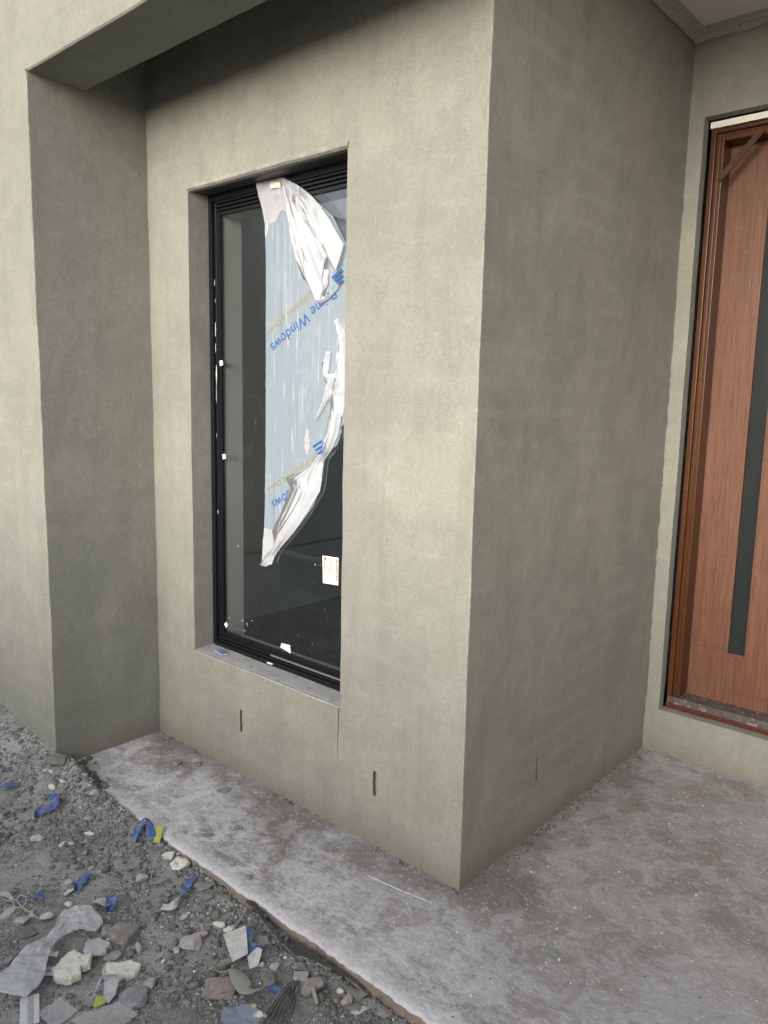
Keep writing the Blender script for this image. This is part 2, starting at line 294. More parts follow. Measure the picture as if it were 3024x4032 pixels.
class MB:
    """collects faces with shared vertices; build() links one mesh object (coordinates are world; the parent sits at the origin)"""
    def __init__(s): s.v = []; s.f = []; s.mi = []; s.k = {}; s.wobble = 0
    def vert(s, p):
        key = (round(p[0], 5), round(p[1], 5), round(p[2], 5))
        if key not in s.k: s.k[key] = len(s.v); s.v.append(tuple(p))
        return s.k[key]
    def face(s, pts, mi=0):
        ids = []
        for p in pts:
            i = s.vert(p)
            if i not in ids: ids.append(i)
        if len(ids) >= 3: s.f.append(ids); s.mi.append(mi)
    def box(s, x0, x1, y0, y1, z0, z1, mi=0):
        P = [(x, y, z) for x in (x0, x1) for y in (y0, y1) for z in (z0, z1)]
        for q in ((0, 1, 3, 2), (4, 6, 7, 5), (0, 4, 5, 1), (2, 3, 7, 6), (0, 2, 6, 4), (1, 5, 7, 3)): s.face([P[i] for i in q], mi)
    def bar(s, a, b, w, h=None, mi=0, up=(0, 0, 1)):
        a = Vector(a); b = Vector(b); h = h or w; d = (b - a).normalized(); n = d.cross(Vector(up))
        if n.length < 1e-4: n = d.cross(Vector((1, 0, 0)))
        n.normalize(); m = n.cross(d)
        R = [[e + n * (sx * w / 2) + m * (sy * h / 2) for sx, sy in ((-1, -1), (1, -1), (1, 1), (-1, 1))] for e in (a, b)]
        for i in range(4): s.face([R[0][i], R[0][(i + 1) % 4], R[1][(i + 1) % 4], R[1][i]], mi)
        s.face(R[0][::-1], mi); s.face(R[1], mi)
    def tube(s, pts, r, n=5, mi=0):
        pts = [Vector(p) for p in pts]; rings = []
        for i, p in enumerate(pts):
            d = (pts[min(i + 1, len(pts) - 1)] - pts[max(i - 1, 0)]).normalized(); a = d.cross(Vector((0.1, .2, 1))).normalized(); b = d.cross(a)
            rings.append([p + (a * math.cos(t) + b * math.sin(t)) * r for t in [2 * math.pi * j / n for j in range(n)]])
        for i in range(len(rings) - 1):
            for j in range(n): s.face([rings[i][j], rings[i][(j + 1) % n], rings[i + 1][(j + 1) % n], rings[i + 1][j]], mi)
        s.face(rings[0][::-1], mi); s.face(rings[-1], mi)
    def sheet(s, o, U, V, ul, vl, step=.05, holes=(), mi=0):
        """rectangular sheet from corner o along unit vectors U, V; holes = (u0, u1, v0, v1, depth, back_mi or None); inward = -U x V ... given by N"""
        o = Vector(o); U = Vector(U); V = Vector(V); N = U.cross(V)      # N points outward
        def cuts(L, k):
            c = {0.0, round(L, 5)}
            for h in holes: c |= {round(h[k], 5), round(h[k + 1], 5)}
            c = sorted(x for x in c if -1e-6 <= x <= L + 1e-6); out = []
            for a, b in zip(c, c[1:]):
                m = max(1, int(math.ceil((b - a) / step))); out += [a + (b - a) * i / m for i in range(m)]
            return out + [c[-1]]
        us, vs = cuts(ul, 0), cuts(vl, 2)
        def hole(i, j):
            if i < 0 or j < 0 or i >= len(us) - 1 or j >= len(vs) - 1: return None
            a = (us[i] + us[i + 1]) / 2; b = (vs[j] + vs[j + 1]) / 2
            for h in holes:
                if h[0] < a < h[1] and h[2] < b < h[3]: return h
            return None
        P = lambda a, b, d=0.0: o + U * a + V * b - N * d
        for i in range(len(us) - 1):
            for j in range(len(vs) - 1):
                h = hole(i, j); a0, a1, b0, b1 = us[i], us[i + 1], vs[j], vs[j + 1]
                if not h: s.face([P(a0, b0), P(a1, b0), P(a1, b1), P(a0, b1)], mi); continue
                dp = h[4]
                nseg = max(1, int(dp / .03))
                for di, dj, e in ((-1, 0, ((a0, b0), (a0, b1))), (1, 0, ((a1, b1), (a1, b0))), (0, -1, ((a1, b0), (a0, b0))), (0, 1, ((a0, b1), (a1, b1)))):
                    if hole(i + di, j + dj) is None and 0 <= i + di < len(us) - 1 and 0 <= j + dj < len(vs) - 1:
                        for q in range(nseg):
                            d0, d1 = dp * q / nseg, dp * (q + 1) / nseg
                            s.face([P(*e[0], d0), P(*e[1], d0), P(*e[1], d1), P(*e[0], d1)], h[5] if h[5] is not None else mi)
                if h[5] is not None: s.face([P(a0, b0, dp), P(a1, b0, dp), P(a1, b1, dp), P(a0, b1, dp)], h[5])
    def build(s, name, mats, parent=None, wobble=0.0, smooth=False, loc=None, bevel=0.0):
        me = bpy.data.meshes.new(name)
        V = [wob(p, wobble) for p in s.v] if wobble else s.v
        off = Vector(loc) if loc else Vector((0, 0, 0))
        me.from_pydata([tuple(Vector(p) - off) for p in V], [], s.f); me.update()
        for m in (mats if isinstance(mats, (list, tuple)) else [mats]): me.materials.append(MT[m])
        me.polygons.foreach_set('material_index', s.mi)
        if smooth: me.polygons.foreach_set('use_smooth', [True] * len(s.f))
        me.update()
        o = bpy.data.objects.new(name, me); COL.objects.link(o)
        if parent: o.parent = parent
        if loc: o.location = off
        if bevel:
            b = o.modifiers.new('bevel', 'BEVEL'); b.width = bevel; b.segments = 2; b.limit_method = 'ANGLE'
        return o

# ------------------------------------------------------------------ ground
W, D, BD, ZB = 1.6463, .4745, .2195, 2.608
XL, XR, ZS, ZT = -1.3718, -.5226, .443, 2.2616
B, ZC = 1.3695, 2.8788
YB = -D + BD
SLAB_Y = -.456

def sstep(a, b, x):
    t = min(1, max(0, (x - a) / (b - a))); return t * t * (3 - 2 * t)
def gz(x, y):
    q = Vector((x, y, 0))
    z = -.048 + .034 * sstep(-.66, -.462, y) * sstep(-.45, -1.05, x) + .018 * sstep(-.53, -.46, y) * (.6 + .8 * noise.noise(Vector((x * 7, 0, 5)))) + .022 * sstep(-.9, -2.0, x)
    z += .055 * sstep(-1.15, -1.62, x) * sstep(-.75, -.47, y)            # spoil spilled on to the end of the slab
    z += .05 * sstep(-1.7, -2.3, x) * sstep(-1.0, -.5, y)
    z += .013 * noise.noise(q * 2.7) + .008 * noise.noise(q * 8.0) + .0075 * noise.noise(q * 21.0) + .0042 * noise.noise(q * 57.0)
    return z

far = MB(); R_ = 900.0
for sx in (-1, 1):
    for sy in (-1, 1): far.face([(0, 0, -.13), (sx * R_, 0, -.13), (sx * R_, sy * R_, -.13), (0, sy * R_, -.13)])
tag(far.build('ground', 'ground_far'), kind='structure')

x0, x1, y0, y1 = -3.6, 1.9, -2.4, -.30; nx, ny = 470, 190
vs = []
for j in range(ny + 1):
    for i in range(nx + 1):
        x = x0 + (x1 - x0) * i / nx; y = y0 + (y1 - y0) * j / ny
        e = min(sstep(x0, x0 + .5, x), sstep(x1, x1 - .5, x), sstep(y0, y0 + .5, y))
        if y > SLAB_Y - .004 and x > -W:
            h = max(-.10, .020 - .085 * max(0, x + 1.60) / .32 - .10 * max(0, y + .455) / .10 + .012 * noise.noise(Vector((x * 14, y * 14, 2))))
        else: h = gz(x, y)
        vs.append((x, y, -.16 + (h + .16) * e))
fs = [(j * (nx + 1) + i, j * (nx + 1) + i + 1, (j + 1) * (nx + 1) + i + 1, (j + 1) * (nx + 1) + i) for j in range(ny) for i in range(nx)]
me = bpy.data.meshes.new('dirt_ground'); me.from_pydata(vs, [], fs); me.polygons.foreach_set('use_smooth', [True] * len(fs)); me.materials.append(MT['dirt'])
do = bpy.data.objects.new('dirt_ground', me); COL.objects.link(do); tag(do, kind='structure')

# ------------------------------------------------------------------ porch slab
sb = MB(); XE = 4.4
n = 520
def edge_y(x): return SLAB_Y + .006 * noise.noise(Vector((x * 9, 3, 0))) + .005 * noise.noise(Vector((x * 41, 7, 0))) + .003 * noise.noise(Vector((x * 120, 7, 3)))
for i in range(n):
    a = -W + (XE + W) * i / n; b = -W + (XE + W) * (i + 1) / n
    prof = [(0.05, .0), (.022, -.0006), (.008, -.003), (.001, -.011), (-.001, -.03), (.0, -.06), (.0, -.2)]
    for k in range(len(prof) - 1):
        (da, za), (db, zb_) = prof[k], prof[k + 1]
        sb.face([(a, edge_y(a) + da, za), (a, edge_y(a) + db, zb_), (b, edge_y(b) + db, zb_), (b, edge_y(b) + da, za)], 0 if k < 3 else 1)
    sb.face([(a, edge_y(a) + .05, 0), (b, edge_y(b) + .05, 0), (b, -.36, 0), (a, -.36, 0)], 0)
sb.face([(-W, -.36, 0), (XE, -.36, 0), (XE, B + .05, 0), (-W, B + .05, 0)], 0)
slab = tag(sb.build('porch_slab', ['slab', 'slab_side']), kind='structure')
# the float line scored along the front of the slab, and a dried dribble of white plaster
rb = MB(); px_ = [(-1.347, -.363), (-1.217, -.364), (-1.05, -.357), (-.9, -.355), (-.543, -.352), (-.432, -.354), (-.286, -.35), (-.127, -.348), (.15, -.346)]
for (a, b) in zip(px_, px_[1:]):
    for k in range(12):
        t0, t1 = k / 12, (k + 1) / 12
        if random.random() < .2: continue
        p = [a[i] + (b[i] - a[i]) * t0 for i in (0, 1)]; q = [a[i] + (b[i] - a[i]) * t1 for i in (0, 1)]
        ww = random.uniform(.001, .0022); hh = random.uniform(.0010, .0022)
        rb.face([(p[0], p[1] - ww, .0001), (q[0], q[1] - ww, .0001), (q[0], q[1], hh), (p[0], p[1], hh)]); rb.face([(p[0], p[1], hh), (q[0], q[1], hh), (q[0], q[1] + ww, .0001), (p[0], p[1] + ww, .0001)])
rb.build('float_ridge', 'slab', slab)
db_ = MB(); pts = [(-.262, -.139), (-.22, -.134), (-.178, -.128), (-.13, -.122), (-.099, -.117), (-.06, -.110), (-.024, -.102)]
for a, b in zip(pts, pts[1:]):
    for k in range(6):
        t0, t1 = k / 6, (k + 1) / 6; p = [a[i] + (b[i] - a[i]) * t0 for i in (0, 1)]; q = [a[i] + (b[i] - a[i]) * t1 for i in (0, 1)]
        ww = random.uniform(.0004, .0026)
        if random.random() < .18: continue
        db_.face([(p[0], p[1] - ww, .0004), (q[0], q[1] - ww, .0004), (q[0], q[1], .0026), (p[0], p[1], .0026)]); db_.face([(p[0], p[1], .0026), (q[0], q[1], .0026), (q[0], q[1] + ww, .0004), (p[0], p[1] + ww, .0004)])
db_.build('plaster_dribble', 'splash', slab)

# ------------------------------------------------------------------ house
house = empty('rendered_house')
tag(house, 'house front in fresh grey green cement render with window recess and porch', 'house')
ZTOP = 3.4; cor = .005
def weep(u, v0, v1, wd=.012, depth=.012):
    out = []; m = 7; z = v0
    for k in range(m):
        z2 = v0 + (v1 - v0) * (k + 1) / m
        out.append((u - wd / 2 + random.uniform(-.0019, .0019), u + wd / 2 + random.uniform(-.0019, .0019), z, z2, depth, 1)); z = z2
    return out
# window wall, faces -Y.  u runs from x=-W to x=-cor
zb0 = -.1
h = [(XL + W, XR + W, ZS - zb0, ZT - zb0, .096, None)]
h += weep(-1.067 + W, .176 - zb0, .269 - zb0) + weep(-.356 + W, .178 - zb0, .265 - zb0, .015)
ww_ = MB(); ww_.sheet((-W, 0, zb0), (1, 0, 0), (0, 0, 1), W - cor, 3.0 - zb0, .05, h, 0)
arc = [(-cor, 0), (-cor * .3, cor * .09), (-cor * .09, cor * .3), (0, cor)]
zz = [zb0 + (3.0 - zb0) * i / 62 for i in range(63)]
for i in range(3):
    for a, b in zip(zz, zz[1:]): ww_.face([(*arc[i], a), (*arc[i + 1], a), (*arc[i + 1], b), (*arc[i], b)], 2)
for k in range(40):
    xa, xb = XL - .004 + (XR - XL + .008) * k / 40, XL - .004 + (XR - XL + .008) * (k + 1) / 40
    def lp(x): j_ = .003 * noise.noise(Vector((x * 22, 4, 0))); return [(x, -.0006, ZT + .020 + j_), (x, -.005 - abs(j_), ZT + .012 + j_), (x, -.0052, ZT + .003 + j_ * .5), (x, .004, ZT - .0035), (x, .026, ZT - .004)]
    A_, B_ = lp(xa), lp(xb)
    for q in range(4): ww_.face([A_[q], B_[q], B_[q + 1], A_[q + 1]], 2)
# crack line and ridge under the end of the sill
for k in range(8):
    za, zb1 = .44 - .19 * k / 8, .44 - .19 * (k + 1) / 8; xa, xb = XR - .006 + .001 * math.sin(k), XR - .006 + .001 * math.sin(k + 1); wk = .004 * (1 - k / 8); wk2 = .004 * (1 - (k + 1) / 8)
    ww_.face([(xa - wk, -.0004, za), (xa, -.0012 - wk, za), (xb, -.0012 - wk2, zb1), (xb - wk2, -.0004, zb1)]); ww_.face([(xa, -.0012 - wk, za), (xa + wk * .3, -.0004, za), (xb + wk2 * .3, -.0004, zb1), (xb, -.0012 - wk2, zb1)], 1)
ww_.build('window_wall', ['render', 'pit', 'arris'], house, .0024)
# side wall of the projecting room, faces +X
sw = MB(); h = weep(.4445 - cor, .191 - zb0, .277 - zb0, .009) + weep(1.14 - cor, .193 - zb0, .278 - zb0, .010)
sw.sheet((0, cor, zb0), (0, 1, 0), (0, 0, 1), B - cor, 3.0 - zb0, .05, h, 0)
sw.build('porch_side_wall', ['render_courses', 'pit'], house, .0024)
# wall with the door, faces -Y
DX0, DX1, DZ0, DZ1 = .0586, 1.10, .192, 2.591
dw = MB(); dw.sheet((0, B, zb0), (1, 0, 0), (0, 0, 1), XE, 3.0 - zb0, .05, [(DX0, DX1, DZ0 - zb0, DZ1 - zb0, .05, None)], 0)
dw.build('door_wall', 'render', house, .0024)
# return wall on the left of the recess, faces +X ; front wall left of it, faces -Y
rw = MB(); rw.sheet((-W, -D + cor, -.25), (0, 1, 0), (0, 0, 1), D - cor, 3.0 + .25, .05, [], 0)
arc2 = [(-W - cor, -D), (-W - cor * .3, -D + cor * .09), (-W - cor * .09, -D + cor * .3), (-W, -D + cor)]
zz = [-.25 + (ZB + .25) * i / 58 for i in range(59)]
for i in range(3):
    for a, b in zip(zz, zz[1:]): rw.face([(*arc2[i], a), (*arc2[i + 1], a), (*arc2[i + 1], b), (*arc2[i], b)], 1)
rw.build('return_wall', ['render', 'arris'], house, .0024)
fw = MB(); fw.sheet((-7, -D, -.25), (1, 0, 0), (0, 0, 1), 7 - W - cor, ZTOP + .25, .06, [], 0)
fw.build('front_wall', 'render', house, .0024)
# beam across the recess; unseen part over the porch raised to let light in
bm_ = MB()
XB = .10
bm_.sheet((-W - cor, -D, ZB + cor), (1, 0, 0), (0, 0, 1), XB + W + cor, ZTOP - ZB - cor, .05, [], 0)
bm_.sheet((-W, YB, ZB), (1, 0, 0), (0, -1, 0), XB + W, BD - cor, .05, [], 0)
bm_.sheet((-W, YB, 3.0), (1, 0, 0), (0, 0, -1), XB + W, 3.0 - ZB, .08, [], 0)
bm_.sheet((XB, -D, ZB), (0, 1, 0), (0, 0, 1), BD, 2.93 - ZB, .05, [], 0)
xs = [-W + (XB + W) * i / 60 for i in range(61)]
for a, b in zip(xs, xs[1:]): bm_.face([(a, -D, ZB + cor), (b, -D, ZB + cor), (b, -D + cor, ZB), (a, -D + cor, ZB)])
bm_.sheet((XB, -D, 2.93), (1, 0, 0), (0, 0, 1), XE - XB, ZTOP - 2.93, .1, [], 0); bm_.sheet((XB, YB, 2.93), (1, 0, 0), (0, -1, 0), XE - XB, BD, .1, [], 0)
bm_.build('beam', 'render', house, .0024)
# unseen far porch wall, distance set by porch light, and front wall beyond
pw = MB(); pw.sheet((XE, B, -.1), (0, -1, 0), (0, 0, 1), B + D, 3.1, .1, [], 0); pw.sheet((XE, -D, -.25), (1, 0, 0), (0, 0, 1), 5.0, ZTOP + .25, .1, [], 0)
pw.build('unseen_porch_wall', 'render', house, .0024)
# soffit with cornice, roof deck
ZS0 = 2.905
sf = MB(); sf.face([(-W, YB, ZS0), (XE, YB, ZS0), (XE, B, ZS0), (-W, B, ZS0)]); soff = sf.build('soffit', 'soffit', house)
cn = MB()
def cornice(a, b, nrm):
    a = Vector(a); b = Vector(b); nrm = Vector(nrm); L = (b - a).length; m = int(L / .02)
    for i in range(m):
        pr = []
        for t in (i / m, (i + 1) / m):
            p = a + (b - a) * t; j = .006 * noise.noise(p * 31) + .004 * noise.noise(p * 77)
            pr.append([p + nrm * .004 + Vector((0, 0, ZC - .010 + j)), p + nrm * .012 + Vector((0, 0, ZC - .006 + j * .5)), p + nrm * .022 + Vector((0, 0, ZC + .004)), p + nrm * .034 + Vector((0, 0, ZC + .006)), p + nrm * .037 + Vector((0, 0, ZC + .018)), p + nrm * .043 + Vector((0, 0, ZC + .019)), p + nrm * .046 + Vector((0, 0, ZS0))])
        for k in range(6): cn.face([pr[0][k], pr[0][k + 1], pr[1][k + 1], pr[1][k]])
cornice((0, YB, 0), (0, B, 0), (1, 0, 0)); cornice((0, B, 0), (XE, B, 0), (0, -1, 0))
cn.build('cornice', 'cornice', soff)
# roof deck with the hole of a light shaft, made up to brighten the glass
rd = MB(); SX0, SX1, SY0, SY1 = -2.38, -1.5, 1.2, 2.3
for (a, b, c, d) in ((-7, SX0, -D + .1, 5), (SX1, 7, -D + .1, 5), (SX0, SX1, -D + .1, SY0), (SX0, SX1, SY1, 5)): rd.box(a, b, c, d, 3.0, 3.06)
rd.build('roof_deck', 'nbr_roof', house)
# back and ends of the house; rear opening added to light the room
hb = MB(); OX0, OX1, OZ = -2.3, -.3, 2.3; hb.box(-7, OX0, 4.9, 5, -.2, 2.995); hb.box(OX1, 7, 4.9, 5, -.2, 2.995); hb.box(OX0, OX1, 4.9, 5, OZ, 2.995); hb.box(-7, -6.9, -D + .1, 4.895, -.2, 2.995); hb.box(6.9, 7, -D + .1, 4.895, -.2, 2.995); hb.build('rear_wall', 'render', house)
# room behind the window
rm = MB(); RX0, RX1, RY0, RY1, RZ0, RZ1 = -2.4, -.12, .215, 4.2, .13, 2.62
rm.face([(RX0, RY0, RZ0), (RX1, RY0, RZ0), (RX1, RY1, RZ0), (RX0, RY1, RZ0)], 2)
for (a, b, c, d) in ((RX0, SX0, RY0, RY1), (SX1, RX1, RY0, RY1), (SX0, SX1, RY0, SY0), (SX0, SX1, SY1, RY1)): rm.box(a, b, c, d, RZ1, RZ1 + .012, 1)
rm.box(SX0 - .01, SX0, SY0 - .01, SY1 + .01, RZ1 + .012, 2.999, 1); rm.box(SX1, SX1 + .01, SY0 - .01, SY1 + .01, RZ1 + .012, 2.999, 1); rm.box(SX0, SX1, SY0 - .01, SY0, RZ1 + .012, 2.999, 1); rm.box(SX0, SX1, SY1, SY1 + .01, RZ1 + .012, 2.999, 1)
rm.box(RX0 - .02, RX0, RY0, RY1, RZ0, .530, 0); rm.box(RX0 - .02, RX0, RY0, RY1, .546, RZ1, 0); rm.box(RX0 - .05, RX0 - .03, RY0, RY1, RZ0, RZ1, 0)
rm.box(RX1, RX1 + .02, RY0, RY1, RZ0, RZ1, 0); rm.box(RX0, OX0, RY1, 4.895, RZ0, RZ1, 0); rm.box(OX1, RX1, RY1, 4.895, RZ0, RZ1, 0); rm.box(OX0, OX1, RY1, 4.895, OZ, RZ1, 0)
LX0, LX1, LZ0, LZ1 = -1.318, -.576, .472, 2.184
for (a, b, c, d) in ((RX0, LX0, RZ0, RZ1), (LX1, RX1, RZ0, RZ1), (LX0, LX1, RZ0, LZ0), (LX0, LX1, LZ1, RZ1)): rm.box(a, b, RY0 - .004, RY0, c, d, 0)
rm.build('inner_room', ['board', 'ceil', 'floor_in'], house)

# window
win = empty('window', (0, 0, 0)); win.parent = house
fr = MB(); FY = .092
FX0, FX1, FZ0, FZ1 = XL + .001, XR - .001, ZS + .004, ZT - .003
fr_b = MB()
# jambs, head and bottom rail as stepped aluminium profiles
for (a, b) in ((FX0, FX0 + .022), (FX1 - .022, FX1)): fr.box(a, b, FY, .15, FZ0, FZ1)
fr.box(FX0 + .022, FX1 - .022, FY, .15, FZ1 - .024, FZ1); fr.box(FX0 + .022, FX1 - .022, FY - .006, .15, FZ0, FZ0 + .020)
fr.box(FX0 + .022, FX0 + .034, FY + .012, .15, FZ0 + .02, FZ1 - .024); fr.box(FX1 - .034, FX1 - .022, FY + .012, .15, FZ0 + .02, FZ1 - .024)
for k in range(3):
    z = FZ1 - .024 - .013 * k; fr.box(FX0 + .034, FX1 - .034, FY + .006 + .004 * k, .15, z - .009, z - .0005); fr.box(FX0 + .034, FX1 - .034, FY + .017 + .004 * k, .15, z - .013, z - .009)
fr.box(FX0 + .034, FX1 - .034, FY + .004, .15, FZ0 + .0205, FZ0 + .030); fr.box(FX0 + .034, FX1 - .034, FY + .012, .15, FZ0 + .0305, FZ0 + .046)
fr.build('frame', 'black', win, bevel=.0015)
gb = MB(); GX0, GX1, GZ0, GZ1 = FX0 + .034, FX1 - .034, FZ0 + .046, FZ1 - .063; bw = .022; GY = .112
gb.box(GX0, GX0 + bw, GY - .006, GY + .006, GZ0, GZ1); gb.box(GX1 - bw, GX1, GY - .006, GY + .006, GZ0, GZ1); gb.box(GX0 + bw, GX1 - bw, GY - .006, GY + .006, GZ1 - .014, GZ1); gb.box(GX0 + bw, GX1 - bw, GY - .006, GY + .006, GZ0, GZ0 + .018)
gb.build('glazing_bead', 'black', win, bevel=.002)
tl = MB(); tl.box(FX0 + .36, FX1 - .036, FY + .0095, FY + .0118, FZ0 + .033, FZ0 + .040); tl.build('bottom_track', 'fence', win)
gp = MB(); gp.face([(GX0 + .01, GY + .003, GZ0 + .006), (GX1 - .01, GY + .003, GZ0 + .006), (GX1 - .01, GY + .003, GZ1 - .006), (GX0 + .01, GY + .003, GZ1 - .006)]); gp.build('pane', 'glass', win)
ln = MB()
for (a, b, c, d) in ((LX0 - .003, LX0, LZ0, LZ1), (LX1, LX1 + .003, LZ0, LZ1), (LX0, LX1, LZ0 - .003, LZ0), (LX0, LX1, LZ1, LZ1 + .003)): ln.box(a, b, GY + .0065, .2108, c, d)
ln.build('inner_lining', 'lining', win)
si = MB(); nxs = 34
for i in range(nxs):
    for j in range(5):
        xa, xb = XL + (XR - XL) * i / nxs, XL + (XR - XL) * (i + 1) / nxs
        def sp(x, t): return (x, -.004 + t * .100, ZS + .001 + .006 * t - (.004 if t == 0 else 0))
        si.face([sp(xa, j / 5), sp(xb, j / 5), sp(xb, (j + 1) / 5), sp(xa, (j + 1) / 5)])
    si.face([(xa, -.0045, ZS - .008), (xb, -.0045, ZS - .008), sp(xb, 0), sp(xa, 0)]); si.face([(xa, .001, ZS - .012), (xb, .001, ZS - .012), (xb, -.0045, ZS - .008), (xa, -.0045, ZS - .008)])
si.build('window_sill', 'sill', win, .0022, True)
li = MB(); li.box(XL + .004, XR - .002, .032, FY - .002, ZT - .0028, ZT - .0012); li.build('lintel', 'lintel', win)

# door frame and door
dfr = empty('door_frame'); dfr.parent = house
jy = B + .05
jm = MB(); jx = .070
jm.box(jx, jx + .020, jy, jy + .13, DZ0 + .012, 2.556); jm.box(jx + .020, jx + .036, jy + .010, jy + .13, DZ0 + .06, 2.540); jm.box(jx + .036, jx + .052, jy + .004, jy + .13, DZ0 + .06, 2.530)
jm.build('jamb', 'jamb', dfr, bevel=.003)
jm = MB(); jm.box(1.066, 1.086, jy, jy + .13, DZ0 + .012, 2.556); jm.box(1.050, 1.066, jy + .010, jy + .13, DZ0 + .06, 2.540); jm.box(1.034, 1.050, jy + .004, jy + .13, DZ0 + .06, 2.530); jm.build('jamb', 'jamb', dfr, bevel=.003)
MT['head'] = wood_mat('stained_head_timber', (.095, .034, .011), (.060, .021, .008), (.034, .012, .005), False, .34)
hd = MB(); hd.box(jx + .020, 1.066, jy + .001, jy + .13, 2.540, 2.5555); hd.box(jx + .036, 1.050, jy + .0115, jy + .13, 2.530, 2.540); hd.box(jx + .052, 1.034, jy + .006, jy + .13, 2.508, 2.530); hd.build('head', 'head', dfr, bevel=.003)
st = MB(); st.box(jx + .003, 1.086, jy - .002, jy + .13, DZ0 + .004, DZ0 + .052); st.build('sill', 'doorsill', dfr, bevel=.002)
st = MB(); st.box(jx, 1.086, jy - .010, jy - .0025, DZ0 + .0035, DZ0 + .024); st.build('sill_edge', 'redtrim', dfr, bevel=.002)
ps = MB(); ps.box(jx - .004, 1.09, jy - .002, jy + .02, 2.560, 2.584); ps.build('packing_strip', 'whitewood', dfr, bevel=.001)
br = MB(); br.bar((.118, jy - .006, 2.366), (.262, jy - .004, 2.522), .024, .008, up=(0, 1, 0)); br.build('diagonal_brace', 'head', dfr, bevel=.0015)
dr = empty('front_door'); dr.parent = house
dy = B + .14
lf = MB(); hs = []
for k in range(3):
    a = .278 + .18 * k; hs.append((a - .11, a - .11 + .066, .465 - .245, 2.30 - .245, .012, None))
lf.sheet((.11, dy, .245), (1, 0, 0), (0, 0, 1), .94, 2.285, .08, hs); lf.build('leaf', 'door', dr)
for k in range(3):
    a = .278 + .18 * k
    g = MB(); g.face([(a + .001, dy + .0105, .466), (a + .065, dy + .0105, .466), (a + .065, dy + .0105, 2.299), (a + .001, dy + .0105, 2.299)]); g.build('pane', 'door_glass', dr)
    bd = MB(); bd.box(a - .014, a - .0005, dy - .004, dy - .0005, .452, 2.313); bd.box(a + .0665, a + .074, dy - .004, dy - .0005, .452, 2.313); bd.box(a - .0005, a + .0665, dy - .004, dy - .0005, .455, .4645); bd.build('bead', 'door', dr, bevel=.0012)
# thin dark slivers along the corner joint beside the door
ms = MB()
for k in range(34):
    z = random.uniform(.15, 2.3); L = random.uniform(.01, .05); x = .0005; ms.box(x, x + random.uniform(.001, .002), B - random.uniform(.002, .003), B - .0005, z, z + L)
tag(ms.build('corner_gap', 'lintel', house), kind='stuff')

# ------------------------------------------------------------------ world outside, seen in the glass
fe = empty('sheet_fence', (0, -3.2, -.13)); tag(fe, 'charcoal ribbed steel sheet fence along the lot opposite the window', 'fence')  # stands out of view; height set for the sun it keeps off walls and slab
for k in range(11):
    m = MB(); xa = -15 + 2.4 * k; P_ = []
    for q in range(25):
        xx = xa + 2.36 * q / 24; P_.append((xx, -3.2 + (.018 if (q // 2) % 2 else -.018)))
    for (p, q_) in zip(P_, P_[1:]): m.face([(*p, -.1), (*q_, -.1), (*q_, 1.10), (*p, 1.10)])
    o = m.build('fence_panel', 'fence_grey', None); o.parent = fe; o.location = (0, 3.2, .13)
    m = MB(); m.box(xa - .035, xa - .005, -3.225, -3.175, -.13, 1.14); o = m.build('post', 'fence_grey', None); o.parent = fe; o.location = (0, 3.2, .13)
    m = MB(); m.box(xa, xa + 2.36, -3.225, -3.175, 1.10, 1.14); o = m.build('top_rail', 'fence_grey', None); o.parent = fe; o.location = (0, 3.2, .13)
nb = empty('distant_house'); tag(nb, 'pale house with a dark hip roof beyond the lot fence', 'house')
m = MB(); m.box(-26, -10, -34, -26, -.12, 2.6); m.build('wall', 'nbr', nb)
m = MB(); e = [(-26.5, -34.5, 2.6), (-9.5, -34.5, 2.6), (-9.5, -25.5, 2.6), (-26.5, -25.5, 2.6)]; t_ = [(-22, -30, 4.6), (-14, -30, 4.6)]
m.face([e[0], e[1], t_[1], t_[0]]); m.face([e[1], e[2], t_[1]]); m.face([e[2], e[3], t_[0], t_[1]]); m.face([e[3], e[0], t_[0]]); m.face(e[::-1]); m.build('roof', 'nbr_roof', nb)

# ------------------------------------------------------------------ torn protective film on the glass
film = empty('protective_film', (-.85, .1, .84)); tag(film, 'torn pale blue protective film with printed lettering peeling off the tall window', 'plastic film')
FO = Vector((.85, -.1, -.84)); GF = GY - .0005
def childof(o, p, off): o.parent = p; o.location = off; return o
def interp(tab, t):
    for (a, va), (b, vb) in zip(tab, tab[1:]):
        if t <= b: k = (t - a) / (b - a) if b > a else 0; return va + (vb - va) * k
    return tab[-1][1]
LE = [(0, -1.06), (.84, -1.062), (1.065, -1.047), (1.55, -1.045), (2.011, -1.043), (2.16, -1.049), (2.262, -1.066)]
RE = [(.835, -1.035), (.86, -1.0), (.884, -.985), (.924, -.953), (1.009, -.864), (1.10, -.78), (1.174, -.735), (1.284, -.72), (1.337, -.656), (1.40, -.634), (1.43, -.612), (1.99, -.612), (2.005, -.632), (2.10, -.694), (2.16, -.775), (2.25, -.912), (2.262, -.93)]
def film_y(x, z):
    top = sstep(2.10, 2.24, z); low = sstep(1.0, .86, z)
    y = GF - .0022 - top * .022 - low * .006
    s_ = noise.noise(Vector((x * 45, 3.3, z * 3.0))); y -= max(0, s_ - .28) * .010
    y -= (top * .008 + low * .008) * abs(noise.noise(Vector((x * 26, 1.0, z * 22))))
    return y
m = MB(); NZ, NX = 330, 90
